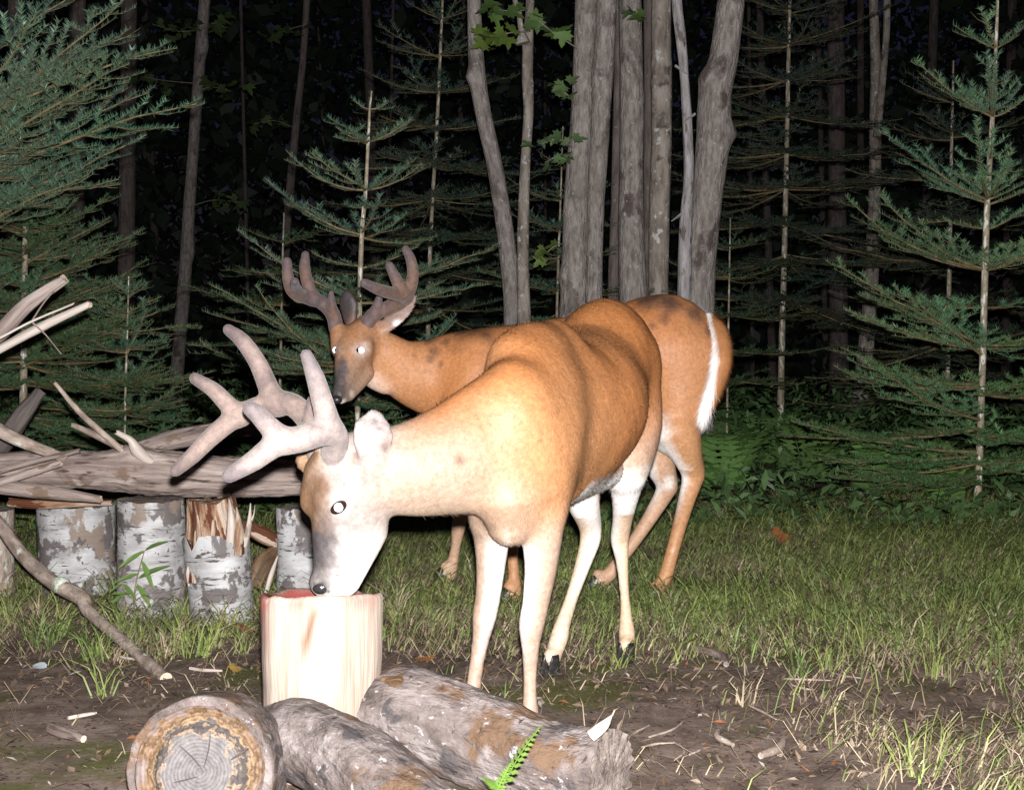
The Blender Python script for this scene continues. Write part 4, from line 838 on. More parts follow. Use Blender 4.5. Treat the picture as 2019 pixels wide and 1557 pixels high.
# feeding stump with red mineral lick
SD = 2.97; sx = P(634, 1170, SD)[0]; sr = 120*SD/F_PX; szt = P(634, 1172, SD)[2]
def feeding_stump():
    n = 48; a = np.linspace(0, 2*math.pi, n, endpoint=False); V = []; T = []
    prof = [(1.03, -0.06), (1.03, 0.02), (1.0, 0.08), (0.985, 0.13), (0.985, 0.18), (1.0, 0.23), (1.0, 0.28), (1.0, szt-0.035), (1.0, szt-0.012), (0.985, szt-0.003), (0.95, szt+0.002), (0.88, szt-0.001), (0.82, szt-0.012), (0.74, szt-0.035), (0.5, szt-0.045), (0.2, szt-0.048), (0.02, szt-0.048)]
    for k, (f, z) in enumerate(prof):
        p = np.stack([np.cos(a), np.sin(a), np.full(n, z*2.0)], -1)
        r = sr*f*(1+0.028*nz(p, 2.2, 5)+0.014*nz(p*np.array([1, 1, 0.12]), 13, 6)+0.03*np.cos(5*a+0.6)+0.01*nz(p, 8, 16))
        zz = z+(0.004*nz(p, 2.5, 8)-0.014*np.sin(a)*f+0.007*nz(p, 7, 18)*(7 < k < 13) if k > 6 else 0)
        V.append(np.stack([sx+r*np.cos(a), SD+r*np.sin(a), np.full(n, 0.0)+zz], -1)); T.append(np.stack([np.cos(a)*sr*f, np.sin(a)*sr*f, np.full(n, z)], -1))
    m = len(prof); V = np.vstack(V); T = np.vstack(T)
    Fq = np.array([(i*n+j, i*n+(j+1) % n, (i+1)*n+(j+1) % n, (i+1)*n+j) for i in range(m-1) for j in range(n)])
    ang = np.arctan2(T[:, 1], T[:, 0]); z = T[:, 2]; rr = np.hypot(T[:, 0], T[:, 1])/sr
    nn = nz(T, 40, 9); n2 = nz(T*np.array([1, 1, 0.12]), 60, 10)
    n4 = nz(T*np.array([1, 1, 0.3]), 75, 19); wood = np.array([0.36, 0.3, 0.25])+0.06*(0.5*n2+n4)[:, None]; red = np.array([0.14, 0.016, 0.014]); pink = np.array([0.28, 0.085, 0.07]); brown = np.array([0.15, 0.075, 0.04])
    left = np.clip((np.abs(np.angle(np.exp(1j*(ang-math.pi-0.08))))-0.62-0.1*nn)/-0.2, 0, 1)      # weathered left strip
    lowm = np.maximum(np.clip((0.2-z+0.08*n2)/0.12, 0, 1)*np.clip(0.45+0.7*n2, 0, 1), np.clip((ang+0.9+0.3*nn)/0.35, 0, 1)*(np.abs(ang) < 1.2)*np.clip(0.2+0.9*n2, 0, 1)*np.clip((0.26-z)/0.06, 0, 1))
    col = wood*(1-lowm[:, None]*0.75)+brown*lowm[:, None]*0.75
    lc = np.array([0.13, 0.095, 0.08]); col = col*(1-left[:, None]*0.8)+lc*left[:, None]*0.8
    lr = left*np.clip((z-szt+0.09+0.06*nn)/0.08, 0, 1)*np.clip(0.75+0.5*nn, 0, 1); col = col*(1-lr[:, None]*0.8)+pink*lr[:, None]*0.8
    inn = np.clip((0.93-rr+0.03*nn)/0.06, 0, 1)*(z > szt-0.06); col = col*(1-inn[:, None])+red*inn[:, None]
    rim = (rr >= 0.8)*(z > szt-0.02)*np.clip(0.3+nn, 0, 1)*0.6; col = col*(1-rim[:, None])+pink*rim[:, None]
    for (px, py, s) in ((590, 1262, 9), (596, 1278, 7), (722, 1225, 5), (618, 1207, 4)):           # knots
        k = surf_hit(V, px, py, 14); dd = np.linalg.norm((V-k)*np.array([1, 1, 0.5]), axis=1); w = np.exp(-(dd/(s*SD/F_PX))**2); col = col*(1-w[:, None]*0.85)+brown*w[:, None]*0.85
    mm = pm('pale_barkless_stump_wood', ((110, 110, 6), 6, [(0.3, (0.8, 0.76, 0.72)), (0.65, (1.08, 1.08, 1.08))]), rough=0.6, spec=0.3, attr_col='col', bump=((150, 150, 7), 6, 0.5, 0.006))
    o = mesh_obj('feeding_stump', V, Fq, mm, None, {'col': np.clip(col, 0.01, 0.9), 'tubeco': T})
    tag(o, 'upright pale barkless stump with a red-stained hollow top under the front deer\'s muzzle', 'stump')
feeding_stump()

# cut round facing the camera
def cut_round():
    c = P(393, 1522, 2.6); R = 0.128; ax = unit(np.array([0.03, 1.0, -0.16])); L = 0.15
    lat = unit(np.cross(ax, [0, 0, 1.0])); up = np.cross(lat, ax); n = 64; a = np.linspace(0, 2*math.pi, n, endpoint=False)
    t = empty('log_round', [c[0], c[1]+0.06, 0], 'cut log round facing the camera, grey heart in a brown decayed ring', 'log')
    V, T = [], []
    def ring(f, s, rough, seed):
        r = R*f*(1+rough*nz(np.stack([np.cos(a)*f, np.sin(a)*f, np.full(n, s*8)], -1), 3.0, seed)+rough*0.5*nz(np.stack([np.cos(a), np.sin(a), np.full(n, s*20)], -1), 11, seed+1))
        V.append(c+ax*s+lat*(r*np.cos(a))[:, None]+up*(r*np.sin(a))[:, None]); T.append(np.stack([r*np.cos(a), r*np.sin(a), np.full(n, s)], -1))
    for s in np.linspace(L, 0.004, 10): ring(1.04, s, 0.03, 91)
    ring(1.02, 0.0, 0.03, 91); ring(0.97, 0.002, 0.02, 91); ring(0.92, 0.003, 0.02, 92)
    m = len(V); Fq = [(i*n+j, (i+1)*n+j, (i+1)*n+(j+1) % n, i*n+(j+1) % n) for i in range(m-1) for j in range(n)]
    mesh_obj('bark', np.vstack(V), Fq, M['log_bark'], t, {'tubeco': np.vstack(T)})
    V, T = [], []
    for f, s in ((0.925, 0.006), (0.88, 0.012), (0.82, 0.018), (0.76, 0.014), (0.7, 0.016), (0.64, 0.008), (0.6, 0.0), (0.5, -0.001), (0.38, 0), (0.26, 0), (0.14, 0), (0.0005, 0)): ring(f, s, 0.02, 93)
    V, T = np.vstack(V), np.vstack(T); rr = np.hypot(T[:, 0], T[:, 1])/R; ang = np.arctan2(T[:, 1], T[:, 0]); m = 12
    V -= ax*(0.003*nz(T, 120, 94)*(rr > 0.62))[:, None]
    Fq = [(i*n+j, (i+1)*n+j, (i+1)*n+(j+1) % n, i*n+(j+1) % n) for i in range(m-1) for j in range(n)]
    # ring-shaped growth rings and decay zones
    mt = bpy.data.materials.new('log_end_grain'); mt.use_nodes = True; nt = mt.node_tree; b = nt.nodes['Principled BSDF']; b.inputs['Roughness'].default_value = 0.75; b.inputs['Specular IOR Level'].default_value = 0.25
    at = nt.nodes.new('ShaderNodeAttribute'); at.attribute_name = 'tubeco'
    fn = _noise(nt, at.outputs['Vector'], (24, 24, 24), 5); fw = _noise(nt, at.outputs['Vector'], (70, 70, 70), 5)
    sx_ = nt.nodes.new('ShaderNodeSeparateXYZ'); nt.links.new(at.outputs['Vector'], sx_.inputs[0])
    def math_(op, x, y=None, v=0.0):
        q = nt.nodes.new('ShaderNodeMath'); q.operation = op
        nt.links.new(x, q.inputs[0])
        if y is not None: nt.links.new(y, q.inputs[1])
        else: q.inputs[1].default_value = v
        return q.outputs[0]
    r2 = math_('ADD', math_('POWER', sx_.outputs[0], v=2), math_('POWER', sx_.outputs[1], v=2)); rad = math_('SQRT', r2)
    radn = math_('ADD', rad, math_('ADD', math_('MULTIPLY', math_('SUBTRACT', fn, v=0.5), v=0.085), math_('MULTIPLY', math_('SUBTRACT', fw, v=0.5), v=0.05)))
    rp = nt.nodes.new('ShaderNodeValToRGB'); st = [(0.0, (0.1, 0.092, 0.09)), (0.5, (0.115, 0.106, 0.104)), (0.55, (0.22, 0.15, 0.095)), (0.585, (0.045, 0.04, 0.04)), (0.66, (0.07, 0.058, 0.052)), (0.71, (0.2, 0.13, 0.07)), (0.76, (0.065, 0.038, 0.02)), (0.84, (0.14, 0.085, 0.048)), (0.92, (0.13, 0.1, 0.09))]
    while len(rp.color_ramp.elements) < len(st): rp.color_ramp.elements.new(0.5)
    for e, (p_, c_) in zip(rp.color_ramp.elements, st): e.position = p_; e.color = (*c_, 1)
    nt.links.new(math_('DIVIDE', radn, v=R), rp.inputs[0])
    sn = math_('SINE', math_('MULTIPLY', math_('ADD', rad, math_('MULTIPLY', fn, v=0.012)), v=950.0))
    vv = math_('ADD', math_('MULTIPLY', sn, v=0.16), math_('ADD', math_('MULTIPLY', fw, v=1.6), v=0.2))
    mx = nt.nodes.new('ShaderNodeMix'); mx.data_type = 'RGBA'; mx.blend_type = 'MULTIPLY'; mx.inputs['Factor'].default_value = 1
    nt.links.new(rp.outputs[0], mx.inputs['A']); nt.links.new(vv, mx.inputs['B']); nt.links.new(mx.outputs['Result'], b.inputs['Base Color'])
    bp = nt.nodes.new('ShaderNodeBump'); bp.inputs['Strength'].default_value = 0.7; bp.inputs['Distance'].default_value = 0.006; nt.links.new(fw, bp.inputs['Height']); nt.links.new(bp.outputs[0], b.inputs['Normal'])
    fo_ = mesh_obj('cut_face', V, Fq, mt, t, {'tubeco': T})
    for (x0, y0, x1, y1) in ((398, 1515, 355, 1470), (402, 1512, 415, 1440), (390, 1530, 330, 1545)):
        tube_obj('crack', [P(x0, y0, 2.597), P((x0+x1)/2+3, (y0+y1)/2, 2.597), P(x1, y1, 2.6)], [0.0008, 0.0014, 0.0005], M['char'], t, nseg=5, n=8)
    o = tube_obj('crack', [P(455, 1497, 2.594), P(472, 1486, 2.593), P(490, 1474, 2.594)], [0.0012, 0.003, 0.001], M['char'], t, nseg=6, n=8)
cut_round()
lb = [M['log_bark'], M['dark_cut']]
l1 = stick('log', 'mottled grey log lying between the cut round and the longest front log', [(548, 1462, 2.84, 74), (600, 1462, 2.78, 80), (680, 1500, 2.68, 84), (770, 1560, 2.56, 84), (860, 1625, 2.45, 80)], lb, 100, 'log', nseg=84, n=150, rough=0.1, jag=0.008, fine=0.03)
l2 = stick('log', 'long pinkish-grey front log below the front deer\'s forelegs, jagged right end', [(715, 1412, 2.95, 66), (790, 1410, 2.93, 90), (880, 1432, 2.88, 92), (980, 1470, 2.82, 90), (1090, 1510, 2.74, 88), (1200, 1532, 2.68, 98)], lb, 101, 'log', nseg=88, n=200, rough=0.09, jag=0.008, fine=0.03,
    knobs=[(1200, 1425, 2.62, 0.02, 0.03), (1050, 1480, 2.68, 0.012, 0.05)])
# bark stripped off the far end of the long log: a bare brown saddle of wood
def saddle():
    ax0, ax1 = P(722, 1410, 2.95), P(812, 1412, 2.925); ax = unit(ax1-ax0); L = np.linalg.norm(ax1-ax0); lat = unit(np.cross(ax, [0, 0, 1.0])); up = np.cross(lat, ax)
    V, T, Fq = [], [], []; na, ns = 26, 14
    for i in range(ns):
        u = i/(ns-1); r = (np.interp(u, [0, 0.5, 1], [66, 84, 93])*2.94/F_PX)*1.035
        for j in range(na):
            v = j/(na-1); a = math.radians(62+118*v*(1-0.25*u)+10*math.sin(5*u)); q = r*(1+0.015*math.sin(9*a+6*u))*(1 if 0 < v < 1 and 0 < u < 1 else 0.94)
            V.append(ax0+ax*L*u-lat*q*math.cos(a)*-1+up*q*math.sin(a)); T.append((q*math.cos(a), q*math.sin(a), L*u))
    for i in range(ns-1):
        for j in range(na-1): Fq.append((i*na+j, i*na+j+1, (i+1)*na+j+1, (i+1)*na+j))
    mesh_obj('stripped_patch', np.array(V)-0, Fq, M['brown_wood'], l2, {'tubeco': np.array(T)})
saddle()
tube_obj('splinter', [P(1165, 1450, 2.62), P(1190, 1430, 2.62), P(1206, 1410, 2.63)], np.array([14, 11, 2])*2.62/F_PX, M['bleached'], l2, nseg=8, n=8, rough=0.15)

# small loose things on the ground
def gstick(name, label, x0, y0, x1, y1, r, mats, seed, bow=0.0, cat='stick', group=None, lift=0.004):
    a, b = on_ground(G(x0, y0)), on_ground(G(x1, y1)); m = (a+b)/2; sd = unit(np.cross(b-a, [0, 0, 1.0]))*bow*np.linalg.norm(b-a); m = on_ground(m+sd)
    for q in (a, m, b): q[2] += r+lift
    o = tube_obj(name, [a, m, b], [r*0.8, r, r*0.6], mats, None, nseg=7, n=12, rough=0.2, rscale=60, seed=seed); return tag(o, label, cat, group)
gstick('stick', 'bright white peeled stick on the soil left of the feeding stump', 375, 1328, 438, 1336, 0.005, bl, 110, 0.05, lift=0.012)
gstick('stick', 'white curled bark strip beside the leaning branch\'s cut end', 232, 1296, 266, 1308, 0.004, bl, 111, 0.1, lift=0.012)
gstick('wood_chip', 'pinkish wood chip lying on moss near the lower left corner', 100, 1455, 165, 1472, 0.014, we, 112, 0.0, 'wood chip')
gstick('wood_chip', 'thin pale wood sliver above the pinkish chip', 135, 1430, 190, 1418, 0.005, bl, 113, 0.0, 'wood chip')
gstick('root', 'pale root piece crossing the dirt near the bottom right', 1500, 1500, 1545, 1468, 0.01, M['stick_bark'], 114, 0.1, 'root')
gstick('root', 'pale knobbly root lying on the soil right of the long front log', 1418, 1448, 1445, 1478, 0.008, M['stick_bark'], 115, 0.15, 'root')
gstick('root', 'grey root running down from the grass edge into bare soil', 1375, 1290, 1432, 1325, 0.013, M['weathered'], 116, -0.12, 'root')
TWIG_LABELS = ['pale twig on bare soil, uppermost of those beside the jagged log end', 'pale twig lying just below the uppermost one by the jagged log end', 'pale twig nearest the jagged end of the long front log', 'short pale twig between the jagged log end and the knobbly root',
    'thin twig at the edge of the right-hand grass, lower of a close pair', 'long thin twig at the edge of the right-hand grass, upper of a close pair', 'short twig lowest among those beside the jagged log end', 'slanting twig alone on the soil above the knobbly root', 'thin twig furthest right, half under the grass']
for i, (x0, y0, x1, y1) in enumerate(((1280, 1460, 1350, 1430), (1265, 1478, 1330, 1468), (1230, 1475, 1280, 1440), (1360, 1490, 1385, 1470), (1560, 1356, 1600, 1366), (1545, 1345, 1640, 1347), (1330, 1500, 1340, 1470), (1480, 1400, 1530, 1425), (1640, 1330, 1700, 1342))):
    gstick('twig', TWIG_LABELS[i], x0, y0, x1, y1, 0.0028, M['stick_bark'], 120+i, R0.uniform(-0.2, 0.2), 'twig', 'twigs on the bare soil')
def fallen(label, px, py, kind, col, size, nrm, ang, d=None, dz=0.012):
    g = on_ground(G(px, py)); g[2] += dz
    o = place_leaf(None, kind, col, g, np.array([math.cos(ang), math.sin(ang), 0.15]), np.array(nrm), size, 'fallen_leaf'); tag(o, label, 'leaf')
fallen('orange-brown dead leaf curled by the left side of the feeding stump', 478, 1252, 'maple', (0.42, 0.1, 0.03), 0.055, (0, -0.8, 0.6), 1.2, dz=0.02)
fallen('yellow fallen leaf near the white peeled stick', 455, 1330, 'maple', (0.32, 0.2, 0.05), 0.036, (0, -0.5, 0.8), 0.7)
fallen('small orange leaf lying behind the long front log', 842, 1316, 'maple', (0.42, 0.15, 0.04), 0.05, (0, -0.3, 0.9), 2.0)
fallen('rust-coloured leaf lying in the grass right of the deer', 1530, 1085, 'maple', (0.4, 0.14, 0.05), 0.09, (0.1, -0.6, 0.7), 0.5, dz=0.04)
fallen('pale bluish scrap of leaf on the soil at the left', 92, 1322, 'oval', (0.5, 0.55, 0.62), 0.06, (0, -0.5, 0.8), 2.6)

# ------------------------------------------------------------------ deer
def J(px, py, d, r): return np.append(P(px, py, d), r)
def paint(V, N, col, px, py, rpx, c, d, amt=1.0, soft=1.0, facing=True):
    k = surf_hit(V, px, py, max(4, rpx*0.4)); r = rpx*d/F_PX
    dd = np.linalg.norm(V-k, axis=1)/r
    dd = dd+0.35*nz(V, 90, 71)
    w = amt*np.clip((1.25-dd)/(0.9*soft), 0, 1)[:, None]
    return col*(1-w)+np.asarray(c)*w
def hoof(parent, foot, heading, s=1.0):
    """cloven hoof: two pointed claws side by side, tips forward"""
    fwd = unit(np.array([heading[0], heading[1], 0])); lat = np.array([-fwd[1], fwd[0], 0]); V, Fq = [], []
    for sg in (-1, 1):
        o = len(V); n = 10
        for (z, l0, l1, w, sh) in ((0.048, -0.016, 0.014, 0.010, 0.0), (0.03, -0.02, 0.026, 0.0125, 0.004), (0.012, -0.024, 0.042, 0.0135, 0.008), (0.0, -0.024, 0.05, 0.012, 0.01)):
            for k in range(n):
                a = 2*math.pi*k/n; u = (math.cos(a)+1)/2
                x = l0+(l1-l0)*u; y = w*math.sin(a)*(1-0.75*u**2.2)
                V.append(np.asarray(foot)+s*(fwd*x+lat*(sg*0.0125+y-sg*0.003*u)+np.array([0, 0, z])))
        for i in range(3):
            for k in range(n): Fq.append((o+i*n+k, o+i*n+(k+1) % n, o+(i+1)*n+(k+1) % n, o+(i+1)*n+k))
        Fq.append(tuple(o+k for k in range(n))); Fq.append(tuple(o+3*n+k for k in range(n-1, -1, -1)))
    return mesh_obj('hoof', V, Fq, M['hoof'], parent)
def ball(n=16, m=10):
    V = [(0, 0, 1)]; Fq = []
    for i in range(1, m):
        t = math.pi*i/m
        for j in range(n): a = 2*math.pi*j/n; V.append((math.sin(t)*math.cos(a), math.sin(t)*math.sin(a), math.cos(t)))
    V.append((0, 0, -1))
    for j in range(n): Fq.append((0, 1+j, 1+(j+1) % n))
    for i in range(m-2):
        for j in range(n): Fq.append((1+i*n+j, 1+(i+1)*n+j, 1+(i+1)*n+(j+1) % n, 1+i*n+(j+1) % n))
    for j in range(n): Fq.append((len(V)-1, 1+(m-2)*n+(j+1) % n, 1+(m-2)*n+j))
    return np.array(V, float), Fq
def eye(parent, c, nrm, r=0.0155, pr=0.0085, sx=1.25, sy=0.9, rot=0.0):
    nrm = unit(nrm); s = unit(np.cross(nrm, [0, 0, 1.0])); u = np.cross(s, nrm); s, u = s*math.cos(rot)+u*math.sin(rot), u*math.cos(rot)-s*math.sin(rot); B = np.stack([s*sx, u*sy, nrm*0.75], 0)
    V, Fq = ball(); e = mesh_obj('eye', np.asarray(c)+(V*r)@B, Fq, M['eye'], parent)
    # eyeshine from the flash, painted as a plain white pupil
    look = unit(np.array([0, 0, CAM_H])-np.asarray(c)); cc = np.asarray(c)+look*r*0.72
    s2 = unit(np.cross(look, [0, 0, 1.0])); u2 = np.cross(s2, look)
    V, Fq = ball(14, 8); mesh_obj('pupil', cc+(V*np.array([pr, pr, r*0.22]))@np.stack([s2, u2, look], 0), Fq, M['pupil'], e)
    return e
def antler(parent, chains, label, cbase, ctip, thick=1.0, k=0.012, h=0.0045):
    """velvet antler: list of chains of (px,py,d,r)"""
    B = Body()
    for ch in chains:
        q = np.array([J(*c) for c in ch]); q[:, 3] *= thick; B.chain(q, cbase, k)
    V, Q = B.mesh(h, 2)
    col = np.tile(np.asarray(cbase, float), (len(V), 1)); tips = [J(*ch[-1])[:3] for ch in chains]
    for tp in tips:
        w = 0.75*np.exp(-(np.linalg.norm(V-tp, axis=1)/0.05)**2)[:, None]; col = col*(1-w)+np.asarray(ctip)*w
    w = 0.75*np.clip(nz(V, 22, 83)+0.15, 0, 1)[:, None]; col = col*(1-w)+np.asarray(ctip)*w
    o = mesh_obj('antler', V, Q, M['velvet'], parent, {'col': col}); o['label'] = label
    N = vnormals(V, Q); rng = np.random.default_rng(5); fur = fur_obj(o, V, Q, N, col*1.35, N+0.4*rng.normal(size=N.shape), 22000, np.full(len(V), 0.003), rng, lift=1.6, wd=0.00035); fur.name = 'velvet_fuzz'
    return o
WHITE = (0.8, 0.77, 0.74); EYE_TILT = -0.6

def finish_deer(root, B, h, paints, d, haircount, lenfn, post=None):
    V, Q = B.mesh(h, 4); N = vnormals(V, Q); col, flow = B.blend(V)
    V = V+N*(0.0035*nz(V, 17, 5)*np.clip((V[:, 2]-0.4)/0.15, 0, 1))[:, None]; N = vnormals(V, Q)
    flow = unit(flow+np.array([0, 0, -0.3]))
    if post is not None: col = post(V, N, col)
    for (px, py, r, c, amt) in paints: col = paint(V, N, col, px, py, r, c, d, amt)
    col = np.clip(col*(1+0.07*nz(V, 35, 72)[:, None]), 0.006, 0.85)
    mesh_obj('body', V, Q, M['fur'], root, {'col': col})
    rng = np.random.default_rng(9); fur_obj(root, V, Q, N, col, flow, haircount, lenfn(V), rng, lift=0.13)
    return V, Q, N, col

# ---------------- front deer: feeding at the stump
def front_deer():
    t = empty('deer', [P(1110, 1300, 3.5)[0], 3.5, 0], 'front buck with thick pale velvet antlers, head lowered to the feeding stump', 'deer', 'two bucks')
    back = (0.38, 0.15, 0.05); flank = (0.46, 0.19, 0.07); shou = (0.37, 0.18, 0.08); neck = (0.29, 0.215, 0.16); face = (0.24, 0.21, 0.195); leg = (0.33, 0.235, 0.18)  # neck, face, legs: natural pale fawn, lightened further to carry the flash burn-out
    B = Body(); L0 = np.array([0.956, -0.29, 0])
    st = [(P(1218, 745, 4.0), .09, .11, L0), (P(1196, 703, 3.88), .128, .152, L0), (P(1164, 760, 3.74), .148, .162, L0), (P(1136, 802, 3.58), .168, .18, L0), (P(1093, 832, 3.4), .152, .19, L0), (P(1044, 850, 3.22), .118, .19, L0), (P(1012, 880, 3.08), .085, .15, L0)]
    B.sweep(st, [back, back, flank, flank, shou, shou], k=0.045, flow=(0.29, 0.956, -0.4))
    # haunch, shoulder blade, loin muscles
    B.sweep([(P(1215, 735, 3.9), .12, .13, L0), (P(1226, 840, 3.84), .105, .1, L0), (P(1232, 925, 3.8), .06, .06, L0)], [flank, leg], k=0.04, flow=(0.1, 0.3, -0.9))
    B.sweep([(P(1170, 760, 3.86), .1, .12, L0), (P(1142, 880, 3.8), .075, .08, L0)], [flank], k=0.04, flow=(0.1, 0.3, -0.9))
    B.sweep([(P(1056, 720, 3.26), .045, .055, L0), (P(1064, 800, 3.18), .062, .085, L0), (P(1070, 920, 3.13), .062, .08, L0), (P(1070, 1000, 3.11), .05, .06, L0)], [shou, shou, shou], k=0.085, flow=(0.2, 0.4, -0.9))
    B.sweep([(P(985, 830, 3.22), .06, .08, L0), (P(975, 950, 3.16), .065, .075, L0), (P(970, 1020, 3.17), .05, .055, L0)], [shou, neck], k=0.035, flow=(0.2, 0.4, -0.9))
    B.cone(P(1005, 696, 3.2), P(1085, 672, 3.38), .034, .045, shou, k=0.08, flow=(0.29, 0.956, -0.3))
    B.cone(P(1000, 980, 3.06), P(1005, 1030, 3.07), .075, .05, neck, k=0.04, flow=(0, 0, -1))           # brisket
    B.cone(P(1120, 935, 3.45), P(1190, 925, 3.68), .06, .05, WHITE, k=0.03, flow=(0.29, 0.956, 0))        # pale belly
    Ln = np.array([0.25, -0.97, 0.0]); Lh = np.array([0.2, -0.98, 0.05])
    B.sweep([(P(1015, 845, 3.12), .1, .15, L0), (P(945, 885, 3.06), .085, .13, Ln), (P(860, 915, 3.01), .074, .108, Ln), (P(785, 927, 2.98), .064, .092, Ln), (P(725, 925, 2.97), .056, .074, Lh)], [shou, neck, neck, neck], k=0.03, flow=(1, 0.3, -0.5))
    # head
    B.sweep([(P(705, 905, 2.97), .056, .07, Lh), (P(694, 980, 2.97), .064, .084, Lh), (P(679, 1062, 2.965), .046, .065, Lh), (P(663, 1130, 2.965), .037, .047, Lh), (P(656, 1158, 2.965), .031, .036, Lh)], [face, face, face, (0.56, 0.5, 0.46)], k=0.02, flow=(0.35, 0, 0.8))
    B.cone(P(628, 1148, 2.955), P(634, 1152, 2.955), .021, .022, face, k=0.015, flow=(0.3, 0, 0.8))                        # nose pad
    B.cone(P(688, 1150, 2.97), P(730, 1050, 2.975), .021, .034, WHITE, k=0.02, flow=(0.3, 0, 0.8))     # lower jaw
    B.cone(P(655, 985, 2.935), P(668, 1000, 2.915), .026, .024, face, k=0.02)                                   # orbit
    B.cone(P(620, 990, 2.985), P(622, 960, 2.99), .03, .03, (0.42, 0.26, 0.13), k=0.02, flow=(0.1, 0, 0.9))                    # brow
    B.cone(P(632, 930, 2.97), P(648, 900, 2.945), .035, .032, (0.5, 0.36, 0.24), k=0.02, flow=(0, 0, 1))
    # ears
    def ear(b, m, tip, lat, c, w):
        B.sweep([(b, .02, .022, lat), (m, .011, w, lat), (m*0.45+tip*0.55, .01, w*0.88, lat), (tip, .009, .016, lat)], c, k=0.012, flow=unit(tip-b))
    e0, e1, e2 = P(735, 925, 2.925), P(735, 862, 2.905), P(738, 815, 2.925)
    ear(e0, e1, e2, np.array([0.35, -0.93, 0.1]), (0.27, 0.24, 0.235), .043)
    q0, q1, q2 = P(645, 930, 3.03), P(612, 915, 3.07), P(595, 900, 3.1)
    ear(q0, q1, q2, np.array([0.3, -0.8, 0.5]), (0.42, 0.28, 0.18), .028)
    # legs
    LF = [J(1070, 1010, 3.1, .05), J(1067, 1110, 3.09, .036), J(1057, 1185, 3.08, .029), J(1048, 1232, 3.075, .0275), J(1046, 1272, 3.075, .02), J(1045, 1345, 3.075, .0145), J(1045, 1405, 3.07, .019), J(1043, 1430, 3.06, .023), J(1040, 1458, 3.05, .018)]
    RF = [J(970, 1020, 3.18, .046), J(968, 1110, 3.19, .033), J(962, 1175, 3.19, .028), J(955, 1215, 3.19, .027), J(948, 1260, 3.19, .0195), J(938, 1320, 3.185, .0165), J(931, 1375, 3.18, .019), J(928, 1398, 3.175, .023), J(924, 1425, 3.165, .018)]
    LH = [J(1232, 900, 3.8, .066), J(1234, 960, 3.84, .042), J(1228, 1020, 3.92, .028), J(1222, 1062, 3.97, .026), J(1226, 1100, 3.965, .019), J(1231, 1165, 3.94, .0135), J(1235, 1225, 3.92, .0185), J(1236, 1248, 3.91, .0235), J(1236, 1282, 3.89, .019)]
    RH = [J(1135, 900, 3.76, .07), J(1146, 975, 3.78, .047), J(1162, 1030, 3.86, .032), J(1164, 1062, 3.88, .028), J(1150, 1110, 3.85, .022), J(1128, 1175, 3.81, .0175), J(1108, 1235, 3.77, .021), J(1102, 1258, 3.76, .0245), J(1088, 1300, 3.735, .02)]
    hd = np.array([-0.35, -0.94])
    for ch, c in ((LF, leg), (RF, leg), (LH, (0.55, 0.4, 0.28)), (RH, (0.58, 0.45, 0.34))):
        B.chain(ch, c, k=0.016)
        b = ch[-1]; f = np.array([b[0]+hd[0]*0.012, b[1]+hd[1]*0.012, float(gz(b[0], b[1]))+0.002]); hoof(t, f, hd, 1.05)
        B.cone(b[:3], [f[0], f[1], f[2]+0.045], b[3], .019, c, k=0.012)
        dw = ch[-2]                                                                                            # dew claws
    def post(V, N, col):
        x, y = proj(V); w = lambda m: np.clip(m, 0, 1)[:, None]
        # pale insides of the legs (they face the other leg) and belly underside
        lowz = np.clip((0.49-V[:, 2])/0.07, 0, 1); latd = N@L0
        cx = np.where(V[:, 1] < 3.4, P(1008, 1100, 3.12)[0], P(1185, 1100, 3.85)[0]); side = np.sign(V[:, 0]-cx)
        ins = np.clip(-(latd*side)*1.2+0.25, 0, 1)*lowz*np.clip((V[:, 2]-0.16)/0.16, 0, 1)
        col = col*(1-w(ins*0.85))+np.array(WHITE)*w(ins*0.85)
        und = np.clip((-N[:, 2]-0.12)*3+0.15*nz(V, 50, 7), 0, 1)*(V[:, 1] > 3.3)*(V[:, 2] > 0.4)*np.clip((0.555-V[:, 2])/0.03, 0, 1); col = col*(1-w(und))+np.array(WHITE)*w(und)
        # brown forehead and grey bridge of the muzzle
        hz = (x < 700)*(y < 1160)*(y > 890); fr = np.clip((-N[:, 0]*0.97-N[:, 1]*0.22)*1.9-0.75+0.3*nz(V, 60, 77), 0, 1)*hz
        fc = np.where((V[:, 2] > P(620, 1040, 2.97)[2])[:, None], np.array((0.15, 0.08, 0.04)), np.array((0.05, 0.045, 0.047)))
        col = col*(1-w(fr*0.9))+fc*w(fr*0.9)
        top = np.clip(N[:, 2]*1.3-0.1+0.15*nz(V, 20, 78), 0, 1)*np.clip((x-770)/90, 0, 1)*(V[:, 1] < 3.45)*np.clip((V[:, 2]-0.5)/0.15, 0, 1)
        col = col*(1-w(top*0.85))+np.array((0.33, 0.13, 0.045))*w(top*0.85)  # redder topline, with the flash's fading put into the upward-facing coat
        # darker dorsal line
        dor = np.clip((N[:, 2]-0.55)*2, 0, 1)*(V[:, 2] > 0.7)*(V[:, 1] > 3.3); return col*(1-w(dor*0.3))+np.array((0.22, 0.1, 0.04))*w(dor*0.3)
    dk = (0.1, 0.055, 0.045)
